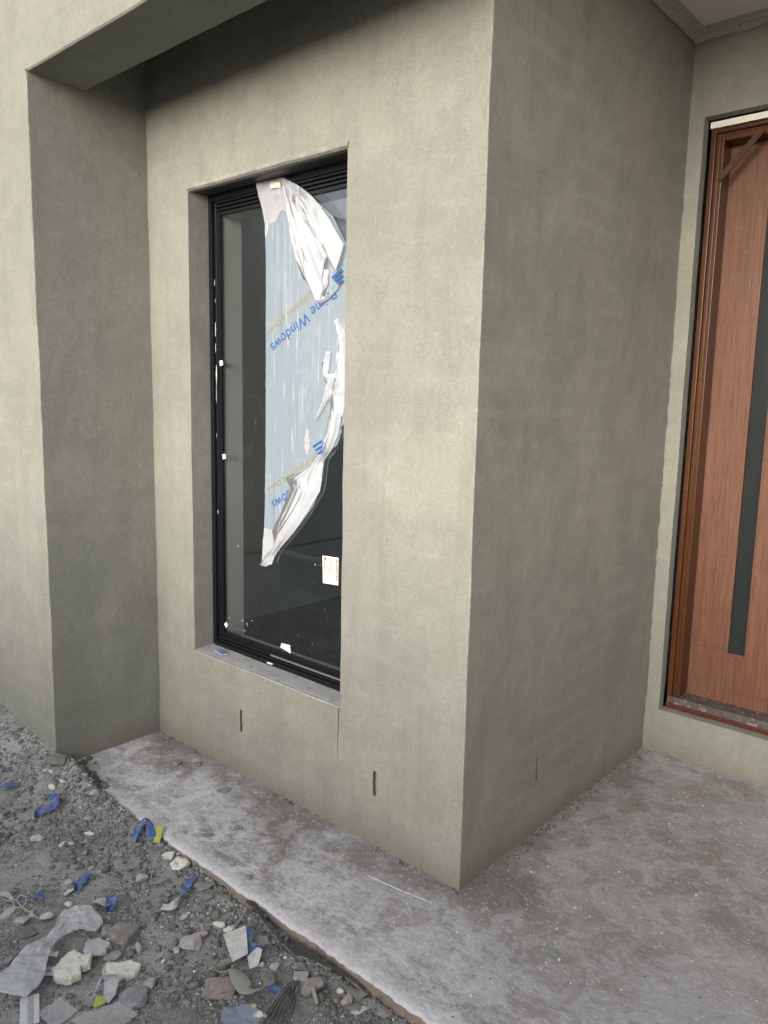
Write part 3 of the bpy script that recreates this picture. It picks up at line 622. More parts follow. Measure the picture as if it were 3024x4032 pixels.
for j in range(NZ):
    for i in range(NX):
        q = []
        for (di, dj) in ((0, 0), (1, 0), (1, 1), (0, 1)):
            z = .836 + (2.258 - .836) * (j + dj) / NZ; a = interp(LE, z) + .0025 * noise.noise(Vector((z * 40, 1, 1))); b = interp(RE, z)
            b += .006 * noise.noise(Vector((z * 60, 9, 1))) if z < 1.42 else 0
            x = a + (b - a) * (i + di) / NX; q.append((x, film_y(x, z), z))
        zc_ = (q[0][2] + q[2][2]) / 2; xc = (q[0][0] + q[2][0]) / 2
        lim = 2.115 + .025 * noise.noise(Vector((xc * 14, 5, 0))) + .03 * sstep(-1.0, -.93, xc) - .05 * sstep(-1.02, -1.045, xc)
        lo = .985 + .012 * noise.noise(Vector((xc * 60, 2, 0)))
        tear = math.hypot((xc + .815) / .012, (zc_ - 1.335) / .045) < 1 + .3 * noise.noise(Vector((xc * 90, zc_ * 60, 0)))
        m.face(q, 1 if (zc_ > lim or zc_ < lo or tear) else 0)
childof(m.build('stuck_sheet', ['film', 'filmw'], None, 0, True), film, FO)
# upper flap, folded down from the head of the window
AP = Vector((-.912, 2.250)); PE = [(0, (-.815, 1.895)), (.10, (-.79, 1.899)), (.17, (-.768, 1.93)), (.21, (-.764, 1.946)), (.25, (-.752, 1.915)), (.31, (-.778, 1.85)), (.38, (-.757, 1.823)), (.44, (-.735, 1.830)), (.50, (-.717, 1.862)), (.57, (-.729, 1.905)), (.66, (-.712, 1.945)), (.74, (-.694, 1.972)), (.78, (-.684, 1.970)), (.84, (-.676, 1.925)), (.90, (-.655, 1.918)), (.95, (-.640, 1.945)), (1, (-.622, 1.998))]
m = MB(); NA, NR = 90, 70
def upf(sx, rr):
    for (a, pa), (b, pb) in zip(PE, PE[1:]):
        if sx <= b: k = (sx - a) / (b - a); p = Vector(pa).lerp(Vector(pb), k); break
    q = AP.lerp(p, rr); arch = math.sin(math.pi * rr)
    q += Vector((.026, .030)) * arch * sx ** 2 + Vector((.012, .002)) * arch * (1 - sx)
    fold = noise.noise(Vector((sx * 6 + 2, rr * 2.2, 1.1))) * .011 + abs(noise.noise(Vector((sx * 9, rr * 4.0, 4)))) * .007 + noise.noise(Vector((sx * 22, rr * 12, 8))) * .0022
    y = GF - .026 - .028 * arch * (1 - .5 * sx) - fold * min(1, rr * 2.2) - .010 * (1 - rr)
    return (q.x, y, q.y)
for i in range(NA):
    for j in range(NR): m.face([upf((i + a) / NA, .012 + .988 * (j + b) / NR) for a, b in ((0, 0), (1, 0), (1, 1), (0, 1))])
childof(m.build('upper_flap', 'filmw', None, 0, True), film, FO)
def loft(name, L, Rr, base, bulge, amp, seed, nt_=90, ns=36, fr_=(7, 5)):
    m = MB()
    def P(s_, t):
        k = t * (len(L) - 1); i = min(int(k), len(L) - 2); k -= i
        k = k * k * (3 - 2 * k) * .5 + k * .5
        a = Vector(L[i]).lerp(Vector(L[i + 1]), k); b = Vector(Rr[i]).lerp(Vector(Rr[i + 1]), k); rag = .004 * noise.noise(Vector((t * 34, seed, s_ * 3)))
        q = a.lerp(b, s_)
        fold = noise.noise(Vector((s_ * fr_[0], t * fr_[1], seed))) * amp + abs(noise.noise(Vector((s_ * fr_[0] * 1.9, t * fr_[1] * 2.0, seed + 4)))) * amp * .8 + noise.noise(Vector((s_ * 20, t * 22, seed))) * amp * .2
        return (q.x + rag, base - bulge * math.sin(math.pi * min(1, max(0, s_))) - fold * (.25 + .75 * math.sin(math.pi * s_)), q.y + rag)
    for i in range(ns):
        for j in range(nt_): m.face([P((i + a) / ns, (j + b) / nt_) for a, b in ((0, 0), (1, 0), (1, 1), (0, 1))])
    return childof(m.build(name, 'filmw', None, 0, True), film, FO)
loft('lower_flap', [(-.690, 1.445), (-.705, 1.383), (-.735, 1.31), (-.800, 1.235), (-.922, 1.196), (-.895, 1.155), (-.945, 1.065), (-1.000, .982), (-.985, .93), (-1.05, .862), (-1.076, .837)],
     [(-.632, 1.440), (-.648, 1.365), (-.688, 1.30), (-.722, 1.270), (-.730, 1.200), (-.738, 1.160), (-.795, 1.085), (-.864, 1.005), (-.948, .925), (-.985, .885), (-1.0, .850)], GF - .010, .018, .006, 3.0)
loft('edge_curl', [(-.668, 1.75), (-.655, 1.70), (-.672, 1.62), (-.668, 1.55), (-.700, 1.50), (-.690, 1.43)], [(-.655, 1.76), (-.620, 1.70), (-.616, 1.62), (-.616, 1.55), (-.618, 1.50), (-.630, 1.43)], GF - .006, .012, .006, 11.0, 60, 20)
loft('torn_curl', [(-.713, 1.647), (-.735, 1.61), (-.722, 1.565), (-.712, 1.53), (-.73, 1.47), (-.762, 1.413)], [(-.690, 1.652), (-.698, 1.61), (-.705, 1.575), (-.664, 1.578), (-.700, 1.49), (-.755, 1.416)], GF - .007, .012, .005, 17.0, 60, 16)
loft('bottom_curl', [(-.725, 1.925), (-.735, 1.88), (-.775, 1.835), (-.745, 1.812), (-.70, 1.828), (-.655, 1.86)], [(-.705, 1.925), (-.71, 1.875), (-.735, 1.845), (-.722, 1.832), (-.69, 1.846), (-.645, 1.882)], GF - .008, .010, .005, 23.0, 60, 16)
# printed lettering
def lettering(name, txt, end, size, mat, ang=209.0, y=GF - .0095, start=None):
    cu = bpy.data.curves.new(name, 'FONT'); cu.body = txt; cu.size = size; cu.extrude = 0.0; cu.resolution_u = 3
    cu.align_x = 'LEFT' if start else 'RIGHT'; cu.offset = 0.0
    o = bpy.data.objects.new(name, cu); COL.objects.link(o); bpy.context.view_layer.update()
    me = bpy.data.meshes.new_from_object(o); COL.objects.unlink(o); bpy.data.objects.remove(o)
    R3 = Matrix.Rotation(math.radians(ang), 4, 'Y'); T = Matrix.Translation((end[0], y, end[1]))
    # text plane XY -> world XZ (x right, z up, facing -Y), then turned in that plane
    base = Matrix(((1, 0, 0, 0), (0, 0, -1, 0), (0, 1, 0, 0), (0, 0, 0, 1)))
    me.transform(T @ Matrix.Rotation(-math.radians(ang), 4, 'Y') @ base)
    for v in me.vertices: v.co.y = film_y(v.co.x, v.co.z) - .0012
    me.materials.append(MT[mat]); ob = bpy.data.objects.new(name, me); COL.objects.link(ob); ob.parent = film; ob.location = FO; return ob
lettering('lettering', 'Prime Windows', (-1.020, 1.682), .0585, 'ink_blue')
lettering('lettering', 'Windows & Doors', (-1.040, 1.732), .034, 'ink_gold', 209)
lettering('lettering', 'ndows', (-1.015, 1.092), .0585, 'ink_blue')
lettering('lettering', 'minium Windows & Doors', (-1.040, 1.142), .034, 'ink_gold', 209)
def bars_at(cx, cz, y):
    ca, sa = math.cos(math.radians(27)), math.sin(math.radians(27))
    for i in range(3):
        m = MB(); L = .026 - .006 * i; o_ = (1 - i) * .016; x = cx - sa * o_; z = cz + ca * o_
        m.bar((x - ca * L, y, z - sa * L), (x + ca * L, y, z + sa * L), .0085, .0006, up=(0, 1, 0)); childof(m.build('printed_bar', 'ink_blue', None), film, FO)
bars_at(-.655, 1.893, GF - .012); bars_at(-.700, 1.318, GF - .052)

m = MB(); P4 = [(-.985, 2.226), (-.930, 2.222), (-.931, 2.241), (-.984, 2.245)]; m.face([(p[0], film_y(*p) - .006, p[1]) for p in P4]); childof(m.build('tape_tab', 'label', None), film, FO)
# label, packers and splashes on the glass and frame
lb = empty('window_label', (-.686, GF - .001, .822)); tag(lb, 'small cream printed label stuck low on the window glass', 'label')
LO = Vector((.686, -GF + .001, -.822))
m = MB(); m.face([(-.727, GF - .001, .824), (-.648, GF - .001, .829), (-.648, GF - .001, .930), (-.730, GF - .001, .926)]); childof(m.build('paper', 'label', None), lb, LO)
m = MB()
for k, (xx, wd) in enumerate([(-.652, .0016), (-.656, .0028), (-.661, .0012), (-.679, .0012), (-.683, .0012), (-.687, .0014), (-.697, .0012), (-.701, .0014), (-.706, .0010)]):
    z = .921
    while z > (.85 if k < 3 else .868):
        L = random.uniform(.003, .010); m.box(xx - wd / 2, xx + wd / 2, GF - .0016, GF - .0012, z - L, z); z -= L + random.uniform(.001, .0025)
tag(childof(m.build('fine_print', 'ink', None), lb, LO), kind='stuff')
m = MB(); m.box(-.720, -.713, GF - .0016, GF - .0012, .911, .921); z = .905
for L in (.006, .003, .004, .003, .005, .003, .004): m.box(-.7195, -.7165, GF - .0016, GF - .0012, z - L, z); z -= L + .0012
tag(childof(m.build('logo_print', 'ink', None), lb, LO), kind='stuff')
for (x, z, a, lab) in ((-1.306, 1.619, .15, 'small white plastic packer on the black window frame, uppermost of three'), (-1.293, 1.248, .2, 'small white plastic packer on the window frame at mid height'), (-1.290, .546, .75, 'small white diamond turned packer at the lower corner of the window frame')):
    m = MB(); c_, s_ = math.cos(a) * .0085, math.sin(a) * .0085; y = FY + .006
    P_ = [(x - c_ + s_, z - s_ - c_ * 1.2), (x + c_ + s_, z + s_ - c_ * 1.2), (x + c_ - s_, z + s_ + c_ * 1.2), (x - c_ - s_, z - s_ + c_ * 1.2)]
    F_ = [(p[0], y, p[1]) for p in P_]; K_ = [(p[0], y + .004, p[1]) for p in P_]; m.face(F_); m.face(K_[::-1])
    for i in range(4): m.face([F_[i], F_[(i + 1) % 4], K_[(i + 1) % 4], K_[i]])
    tag(m.build('glazing_packer', 'sticker', None, 0, False, (x, y, z - .01)), lab, 'packer', 'white packers on the window frame')
m = MB(); P_ = [(-.945, .5325), (-.885, .5215), (-.889, .552), (-.938, .549)]
F_ = [(p[0], FY + .004, p[1]) for p in P_]; K_ = [(p[0], FY + .0065, p[1] + .001) for p in P_]; m.face(F_); m.face(K_[::-1])
for i in range(4): m.face([F_[i], F_[(i + 1) % 4], K_[(i + 1) % 4], K_[i]])
tag(m.build('card_scrap', 'sticker', None, 0, False, (-.915, FY, .522)), 'torn white card scrap caught on the lower window rail', 'scrap')
def blob(m, pts, y, t=.0012):
    c = (sum(p[0] for p in pts) / len(pts), y - t, sum(p[1] for p in pts) / len(pts)); P3 = [(p[0], y, p[1]) for p in pts]
    for a, b in zip(P3, P3[1:] + P3[:1]): m.face([a, b, c])
sp_ = MB()
for (x, z, wd, h_) in ((-1.328, 1.575, .007, .085), (-1.329, 1.50, .003, .09), (-1.330, 1.75, .005, .07), (-1.331, 1.68, .003, .05), (-1.333, 1.93, .003, .03), (-1.327, 1.02, .005, .02), (-1.33, 1.33, .002, .02), (-1.329, 1.86, .002, .02)):
    pts = []
    for k in range(10):
        a = 2 * math.pi * k / 10; rr = random.uniform(.6, 1.2); pts.append((x + wd * .5 * rr * math.cos(a), z + h_ * .5 * rr * math.sin(a)))
    blob(sp_, pts, FY - .0005)
tag(sp_.build('frame_splashes', 'splash', win), kind='stuff')
gs = MB()
for k in range(64):
    x = random.choice([random.uniform(-1.31, -1.05), random.uniform(-1.05, -.65)]); z = random.uniform(.53, .95) if x > -1.05 else random.uniform(.53, 1.9)
    if k > 42: x = random.gauss(-1.185, .02); z = random.gauss(.565, .03)
    if not (-1.315 < x < -.64 and .53 < z): continue
    rr = random.choice([.0007, .0009, .0012, .0012, .0016, .0024]); 
    blob(gs, [(x + rr * random.uniform(.5, 1.3) * math.cos(a), z + rr * random.uniform(.6, 2.0) * math.sin(a)) for a in [2 * math.pi * q / 7 for q in range(7)]], GF - .0005, .0006)
tag(gs.build('glass_splashes', 'splash', win), kind='stuff')

# ------------------------------------------------------------------ debris on the dirt
def chip_mesh(pts, thick, hs=None, mi=(0, 0)):
    """thin warped flake from an outline of (x, y, h) points; top takes mi[0], underside and rim mi[1]"""
    m = MB(); c = Vector((0, 0, 0))
    for p in pts: c += Vector(p)
    c /= len(pts); T = [Vector(p) + Vector((0, 0, thick)) for p in pts]; Bt = [Vector(p) for p in pts]; ct = c + Vector((0, 0, thick)); n_ = len(pts)
    for i in range(n_):
        j = (i + 1) % n_; m.face([T[i], T[j], ct], mi[0]); m.face([Bt[j], Bt[i], c], mi[1]); m.face([Bt[i], Bt[j], T[j], T[i]], mi[1])
    return m
def flake(name, pts, thick, mats, label, cat, group=None, lift=.006, hs=None):
    P = [(x, y, gz(x, y) + lift + (hs[i] if hs else 0)) for i, (x, y) in enumerate(pts)]
    c = [sum(p[k] for p in P) / len(P) for k in range(3)]
    o = chip_mesh(P, thick, None, (0, len(mats) - 1) if isinstance(mats, list) else (0, 0)).build(name, mats, None, 0, False, tuple(c))
    return tag(o, label, cat, group)
def rough_outline(pts, n=4, amp=.003, seed=0):
    out = []
    for i, (a, b) in enumerate(zip(pts, pts[1:] + pts[:1])):
        for k in range(n):
            t = k / n; x = a[0] + (b[0] - a[0]) * t; y = a[1] + (b[1] - a[1]) * t
            out.append((x + amp * noise.noise(Vector((x * 90, y * 90, seed))), y + amp * noise.noise(Vector((y * 90, x * 90, seed + 5)))))
    return out
def rock_mesh(seed, sx, sy, sz, facets=8, sub=2, rough=.05, blocky=False):
    rnd = random.Random(seed); bm = bmesh.new(); bmesh.ops.create_icosphere(bm, subdivisions=sub, radius=1.0)
    pl = []
    for k in range(facets):
        nrm = Vector((rnd.gauss(0, 1), rnd.gauss(0, 1), rnd.gauss(0, .8))).normalized(); pl.append((nrm, rnd.uniform(.55, .82)))
    if blocky: pl = [(Vector((sg * math.cos(a_) , sg * math.sin(a_), rnd.uniform(-.12, .12))).normalized(), rnd.uniform(.50, .60)) for sg in (-1, 1) for a_ in (rnd.uniform(-.12, .12), math.pi / 2 + rnd.uniform(-.12, .12))] + pl[:3]; sx *= 1.35; sy *= 1.35
    pl.append((Vector((rnd.uniform(-.15, .15), rnd.uniform(-.15, .15), 1)).normalized(), .66))
    for v in bm.verts:
        p = v.co.copy()
        for nrm, d in pl:
            k = p.dot(nrm) - d
            if k > 0: p -= nrm * k
        p *= 1 + rough * noise.noise(p * 2.6 + Vector((seed, 0, 0))) + rough * .6 * noise.noise(p * 7 + Vector((0, seed, 0)))
        v.co = Vector((p.x * sx, p.y * sy, p.z * sz))
    me = bpy.data.meshes.new('rock'); bm.to_mesh(me); bm.free(); return me
SR = math.radians(41.5)
def rock(name, x, y, wmm, dmm, hmm, tilt, mat, label, cat='stone', group=None, facets=13, sink=.36, rough=.12, z=None, lean=0.0, sub=3):
    me = rock_mesh(int((x * 7919 + y * 104729) * 100) % 99991, wmm / 1750, dmm / 1750, hmm / 1850, facets, sub, rough, name in ('brick_fragment', 'tile_fragment'))
    me.name = name; me.materials.append(MT[mat]); o = bpy.data.objects.new(name, me); COL.objects.link(o)
    zz_ = (gz(x, y) if z is None else z) + .003
    o.location = (x, y, zz_ + hmm / 2000 * (1 - 2 * sink)); o.rotation_euler = (lean, lean * .6, SR + math.radians(tilt))
    return tag(o, label, cat, group)

ROCKS = [
 # x, y, w, d, h (mm), turn, material, name, label
 (-.863, -.815, 24, 20, 14, 10, 'white', 'pebble', 'small white pebble left of the folded grey and blue tape scrap'),
 (-.951, -.963, 40, 66, 16, -25, 'light', 'stone', 'long flat pale grey stone at the left edge of the picture'),
 (-.873, -.950, 46, 30, 22, 35, 'light', 'stone', 'pale wedge shaped stone right of the long flat stone'),
 (-.827, -.960, 62, 48, 12, 5, 'dark', 'stone', 'flat olive grey stone below the pale wedge shaped stone'),
 (-.746, -.961, 46, 30, 24, 20, 'grey', 'stone', 'grey stone tucked against the left side of the clear plastic strip'),
 (-.747, -1.043, 30, 30, 18, 0, 'grey', 'stone', 'rounded grey stone at the left edge beside the clear plastic'),
 (-.619, -.776, 72, 84, 34, -14, 'brown', 'brick_fragment', 'square brown grey brick fragment right of the clear plastic strip'),
 (-.663, -.801, 44, 60, 26, 30, 'brown', 'stone', 'brown stone with pale dusty top touching the square brick fragment'),
 (-.564, -.839, 44, 30, 18, 20, 'grey', 'stone', 'grey stone below the square brick fragment'),
 (-.551, -.768, 20, 34, 18, 25, 'light', 'stone', 'small pale stone right of the square brick fragment'),
 (-.381, -.882, 88, 84, 40, 10, 'grey', 'stone', 'large rounded blue grey stone above the frayed white mesh'),
 (-.400, -.828, 40, 40, 26, 30, 'pink', 'stone', 'pinkish pitted stone above the large rounded blue grey stone'),
 (-.816, -.595, 50, 42, 32, 8, 'pink', 'stone', 'pinkish white blocky stone in bare dirt below the plaster lumps'),
 (-.450, -.659, 66, 62, 40, 20, 'pink', 'stone', 'largest smooth pink stone in the middle of the dirt'),
 (-.463, -.622, 42, 34, 26, 0, 'pink', 'stone', 'smaller rough pink stone behind the largest pink stone'),
 (-.503, -.644, 18, 14, 10, 0, 'pink', 'pebble', 'little pink pebble left of the pair of pink stones'),
 (-.465, -.700, 20, 26, 18, 0, 'light', 'stone', 'small pale stone left of the largest pink stone'),
 (-.555, -.614, 18, 34, 14, -35, 'light', 'stone', 'narrow pale stone shard below the blue and grey tape strip'),
 (-.624, -.497, 62, 44, 14, 0, 'grey', 'stone', 'flat grey triangular stone beside the slab near the blue tape'),
 (-.326, -.538, 110, 84, 30, -8, 'grey', 'stone', 'large flat dusty grey stone under the folded grey and blue tape'),
 (-.370, -.705, 26, 14, 8, 15, 'grey', 'stone', 'thin grey stone shard under the largest pink stone'),
 (-.374, -.728, 32, 28, 16, 0, 'dark', 'stone', 'round grey stone left of the curling grey strap'),
 (-.244, -.717, 86, 66, 40, 8, 'brick', 'brick_fragment', 'red brown brick fragment streaked with white mortar under the grey strap'),
 (-.169, -.609, 46, 48, 30, 0, 'dark', 'stone', 'round olive grey stone right of the curling grey strap'),
 (-.203, -.564, 32, 26, 16, 25, 'light', 'stone', 'pale angular stone beside the bluish stone near the slab'),
 (-.234, -.585, 20, 18, 12, 0, 'white', 'stone', 'small cream triangular stone right of the folded tape'),
 (-.105, -.699, 34, 24, 16, 0, 'white', 'stone', 'white stone at the bottom edge beside the silver strands'),
 (-.137, -.692, 18, 14, 10, 0, 'tan', 'pebble', 'small tan pebble on the dusty blue sheet'),
 (-.123, -.541, 44, 36, 12, -6, 'pink', 'tile_fragment', 'pale pinkish tile fragment with chipped corner near the slab'),
 (-.072, -.539, 86, 50, 34, 22, 'brown', 'stone', 'long brown grey stone right of the silver strands'),
 (-.017, -.500, 22, 18, 14, 0, 'white', 'stone', 'small bright white stone close to the slab edge'),
 (.018, -.508, 34, 30, 22, 0, 'pink', 'stone', 'pinkish white stone right of the small bright white stone'),
 (-.156, -.519, 38, 34, 22, 10, 'grey', 'stone', 'bluish grey stone behind the pale tile fragment'),
 (.068, -.511, 52, 20, 16, 25, 'light', 'stone', 'finger shaped white stone at the bottom edge near the slab'),
 (-.169, -.484, 26, 16, 10, -15, 'tan', 'stone', 'ochre chip lying against the black membrane beside the slab'),
 (.033, -.477, 44, 36, 24, 0, 'dark', 'stone', 'dark round stone against the slab edge at the bottom'),
 (.051, -.520, 52, 32, 22, 0, 'dark', 'stone', 'dark flat stone behind the finger shaped white stone'),
 (-1.268, -.725, 44, 36, 20, 35, 'light', 'stone', 'pale rounded stone left of the white sliver in open dirt'),
 (-1.366, -.745, 40, 32, 22, 10, 'grey', 'stone', 'grey rounded stone below the upper folded blue tape'),
 (-1.160, -.658, 24, 16, 12, 0, 'light', 'pebble', 'pale pebble below the white sliver'),
 (-1.479, -.573, 36, 22, 20, -40, 'white', 'stone', 'white irregular stone above the upper folded blue tape'),
 (-1.223, -.555, 44, 30, 18, 10, 'grey', 'stone', 'flat grey stone lying in dirt near the far slab end'),
 (-.458, -.561, 34, 26, 12, -10, 'white', 'plaster_lump', 'small white plaster splat left of the pale twig'),
 (-.426, -.548, 50, 26, 10, 10, 'white', 'plaster_lump', 'flat white and grey plaster splat behind the pale twig'),
 (-.828, -.490, 46, 40, 26, 0, 'white', 'plaster_lump', 'smaller white plaster lump beside the slab edge'),
 (-.769, -.484, 58, 54, 34, 0, 'white', 'plaster_lump', 'larger white plaster lump beside the slab edge'),
]
for x, y, a, b, c, tl_, mt, nm, lab in ROCKS:
    rock(nm, x, y, a, b, c, tl_, mt, lab, {'plaster_lump': 'plaster', 'brick_fragment': 'brick', 'tile_fragment': 'tile'}.get(nm, 'stone'), facets=(16 if nm == 'plaster_lump' else 13), rough=(.20 if nm == 'plaster_lump' else .13))
# flat plaster chunks with broken outlines
def slab_chunk(name, pts, thick, mat, label, cat, seed):
    P = rough_outline(pts, 5, .006, seed); m = MB(); c = Vector((sum(p[0] for p in P) / len(P), sum(p[1] for p in P) / len(P)))
    g0 = gz(c.x, c.y) + .004; rings = []
    for sc_, h_ in ((1.0, 0.0), (1.015, thick * .45), (.975, thick * .85), (.90, thick), (.6, thick * 1.05), (.3, thick * .98)):
        rings.append([(c.x + (p[0] - c.x) * sc_, c.y + (p[1] - c.y) * sc_, g0 + h_ + .0035 * noise.noise(Vector((p[0] * 40 * sc_, p[1] * 40 * sc_, seed + sc_)))) for p in P])
    n_ = len(P)
    for a, b in zip(rings, rings[1:]):
        for i in range(n_): m.face([a[i], a[(i + 1) % n_], b[(i + 1) % n_], b[i]])
    ct = (c.x, c.y, g0 + thick)
    for i in range(n_): m.face([rings[-1][i], rings[-1][(i + 1) % n_], ct])
    m.face(rings[0][::-1])
    return tag(m.build(name, mat, None, 0, False, (c.x, c.y, g0)), label, cat)
slab_chunk('plaster_chunk', [(-.640, -.945), (-.652, -.908), (-.618, -.900), (-.600, -.880), (-.565, -.905), (-.572, -.925), (-.552, -.938), (-.548, -.966), (-.590, -.990), (-.622, -.982)], .020, 'white', 'big white plaster chunk with brown specks beside the clear plastic strip', 'plaster', 1)
slab_chunk('plaster_chunk', [(-.543, -.867), (-.500, -.815), (-.470, -.808), (-.452, -.830), (-.466, -.872), (-.500, -.895), (-.528, -.890)], .018, 'white', 'flat half round white plaster chunk right of the speckled big one', 'plaster', 2)
slab_chunk('cement_shard', [(-.667, -.856), (-.640, -.832), (-.607, -.822), (-.583, -.850), (-.600, -.880), (-.627, -.893)], .010, 'light', 'flat square cement shard between the brick fragment and the plaster chunk', 'shard', 3)
slab_chunk('cement_shard', [(-.922, -.831), (-.921, -.808), (-.888, -.800), (-.883, -.822), (-.900, -.832)], .004, 'grey', 'thin grey diamond shaped shard left of the small white pebble', 'shard', 4)

# two sided tape scraps: grey one side, blue the other
def catmull(P, n=8):
    P = [Vector(p) for p in P]; out = []
    for i in range(len(P) - 1):
        a = P[max(i - 1, 0)]; b = P[i]; c = P[i + 1]; d = P[min(i + 2, len(P) - 1)]
        for k in range(n):
            t = k / n; out.append(.5 * ((2 * b) + (c - a) * t + (2 * a - 5 * b + 4 * c - d) * t * t + (3 * b - a - 3 * c + d) * t ** 3))
    return out + [P[-1]]
def ribbon(name, path, width, rolls, mats, label, cat, group=None, thick=.0007, lift=.008, n=8, crinkle=0.0, cross=4):
    """path (x, y, h over ground); width list; roll degrees about the path: 0 lies flat, 180 shows the underside"""
    C4 = catmull([(x, y, gz(x, y) + lift + h_) for x, y, h_ in path], n); N_ = len(C4); m = MB()
    def lerp_list(L, t):
        k = t * (len(L) - 1); i = min(int(k), len(L) - 2); return L[i] + (L[i + 1] - L[i]) * (k - i)
    rows = []
    for i, p in enumerate(C4):
        t = i / (N_ - 1); d = (C4[min(i + 1, N_ - 1)] - C4[max(i - 1, 0)]).normalized(); a = d.cross(Vector((0, 0, 1))).normalized(); up = a.cross(d).normalized()
        rl = math.radians(lerp_list(rolls, t)); s_ = a * math.cos(rl) + up * math.sin(rl); nn = d.cross(s_) * -1; wd = lerp_list(width, t) / 2 * (.82 if name == 'tape_scrap' else 1)
        row = []
        for k in range(cross + 1):
            v = (k / cross * 2 - 1); q = p + s_ * v * wd + nn * (.12 * wd * (1 - v * v) + crinkle * (noise.noise(p * 30 + s_ * v * 2.2) + .6 * abs(noise.noise(Vector((t * 26, v * 2.5, 3)))))); row.append((q + nn * thick / 2, q - nn * thick / 2))
        rows.append(row)
    for r0, r1 in zip(rows, rows[1:]):
        for k in range(cross):
            m.face([r0[k][0], r0[k + 1][0], r1[k + 1][0], r1[k][0]], 0); m.face([r0[k + 1][1], r0[k][1], r1[k][1], r1[k + 1][1]], len(mats) - 1 if isinstance(mats, list) else 0)
        m.face([r0[0][1], r0[0][0], r1[0][0], r1[0][1]], 0); m.face([r0[-1][0], r0[-1][1], r1[-1][1], r1[-1][0]], 0)
    lo = C4[N_ // 2]
    return tag(m.build(name, mats, None, 0, False, (lo.x, lo.y, gz(lo.x, lo.y))), label, cat, group)
TP = ['tape_grey', 'tape_blue']; BT = ['tape_blue', 'tape_grey']; TG = 'scraps of grey and blue tape on the dirt'
ribbon('tape_scrap', [(-.950, -.702, .010), (-.938, -.727, .012), (-.930, -.752, .006), (-.928, -.775, .004), (-.920, -.800, .002)], [.030, .042, .034, .030, .012], [10, -15, 5, 170, 175], BT, 'crumpled blue tape scrap with a pale grey tail above the small white pebble', 'tape', TG)
ribbon('tape_scrap', [(-.975, -.908, .006), (-.962, -.888, .010), (-.952, -.866, .012), (-.942, -.858, .010)], [.010, .022, .030, .022], [0, 20, -10, 15], BT, 'blue pointed tape scrap knotted to pale cord at the left edge', 'tape', TG)
ribbon('tape_scrap', [(-1.05, -.955, .004), (-1.030, -.932, .010), (-.995, -.925, .006)], [.020, .026, .012], [10, 0, 20], TP, 'grey tape scrap at the left edge beside the pale cord', 'tape', TG)
ribbon('tape_scrap', [(-.802, -.760, .006), (-.776, -.757, .016), (-.752, -.752, .004), (-.752, -.738, .006), (-.772, -.726, .016), (-.790, -.716, .012)], [.046, .044, .030, .028, .040, .034], [0, 10, 60, 175, 200, 190], TP, 'folded grey tape scrap with blue showing in the fold, left of the wire', 'tape', TG)
ribbon('tape_scrap', [(-.850, -.908, .004), (-.838, -.892, .008), (-.825, -.882, .004)], [.028, .034, .020], [10, -10, 15], TP, 'grey tape scrap with a blue edge above the clear plastic strip', 'tape', TG)
ribbon('tape_scrap', [(-.668, -.505, .016), (-.660, -.530, .014), (-.640, -.562, .010), (-.624, -.592, .010), (-.618, -.616, .010), (-.642, -.634, .006)], [.014, .036, .022, .022, .034, .030], [190, 170, 160, 60, 10, 0], TP, 'long twisted tape strip, blue above and grey below, near the slab edge', 'tape', TG)
ribbon('tape_scrap', [(-1.64, -.700, .010), (-1.63, -.672, .016), (-1.605, -.650, .008)], [.030, .044, .020], [0, 12, -10], BT, 'flat blue tape scrap at the left edge below the spoil heap', 'tape', TG)
ribbon('tape_scrap', [(-1.775, -.655, .010), (-1.755, -.640, .014), (-1.74, -.622, .008)], [.02, .032, .02], [0, 15, 0], BT, 'small blue tape scrap at the left edge, uppermost on the spoil heap', 'tape', TG)
ribbon('tape_scrap', [(-1.388, -.690, .006), (-1.390, -.655, .016), (-1.372, -.622, .014), (-1.385, -.604, .030), (-1.415, -.606, .026), (-1.448, -.604, .020)], [.018, .046, .052, .046, .034, .022], [10, 170, 185, 250, 200, 165], TP, 'upper folded blue tape scrap with a grey cuff on the dark dirt', 'tape', TG)
ribbon('tape_scrap', [(-.978, -.532, .006), (-.992, -.500, .020), (-1.004, -.470, .030), (-.978, -.468, .026), (-.946, -.482, .016), (-.930, -.490, .006)], [.024, .030, .026, .030, .040, .030], [10, 15, 40, 15, 0, -15], BT, 'blue tape scrap bent like an arch beside the yellow chip', 'tape', TG)
# the large folded tape box and its curling strap
tb = empty('folded_tape', (-.30, -.60, gz(-.30, -.60))); tag(tb, 'largest folded grey tape piece with bright blue inside, on the flat grey stone', 'tape', TG)
TO = Vector((.30, .60, -gz(-.30, -.60)))
def tape_quad(name, pts, mats):
    P = [(x, y, gz(x, y) + h_) for x, y, h_ in pts]; m = chip_mesh(P, .0008, None, (0, len(mats) - 1)); return childof(m.build(name, mats, None), tb, TO)
tape_quad('outer_fold', [(-.388, -.598, .030), (-.352, -.545, .046), (-.305, -.578, .046), (-.262, -.610, .034), (-.284, -.645, .020), (-.335, -.622, .022)], TP)
tape_quad('inner_fold', [(-.352, -.543, .050), (-.318, -.545, .038), (-.298, -.568, .030), (-.268, -.560, .026), (-.256, -.588, .020), (-.262, -.612, .030), (-.318, -.578, .040)], BT)
tape_quad('loose_end', [(-.262, -.612, .028), (-.268, -.572, .030), (-.246, -.572, .034), (-.226, -.604, .016), (-.238, -.624, .012)], TP)
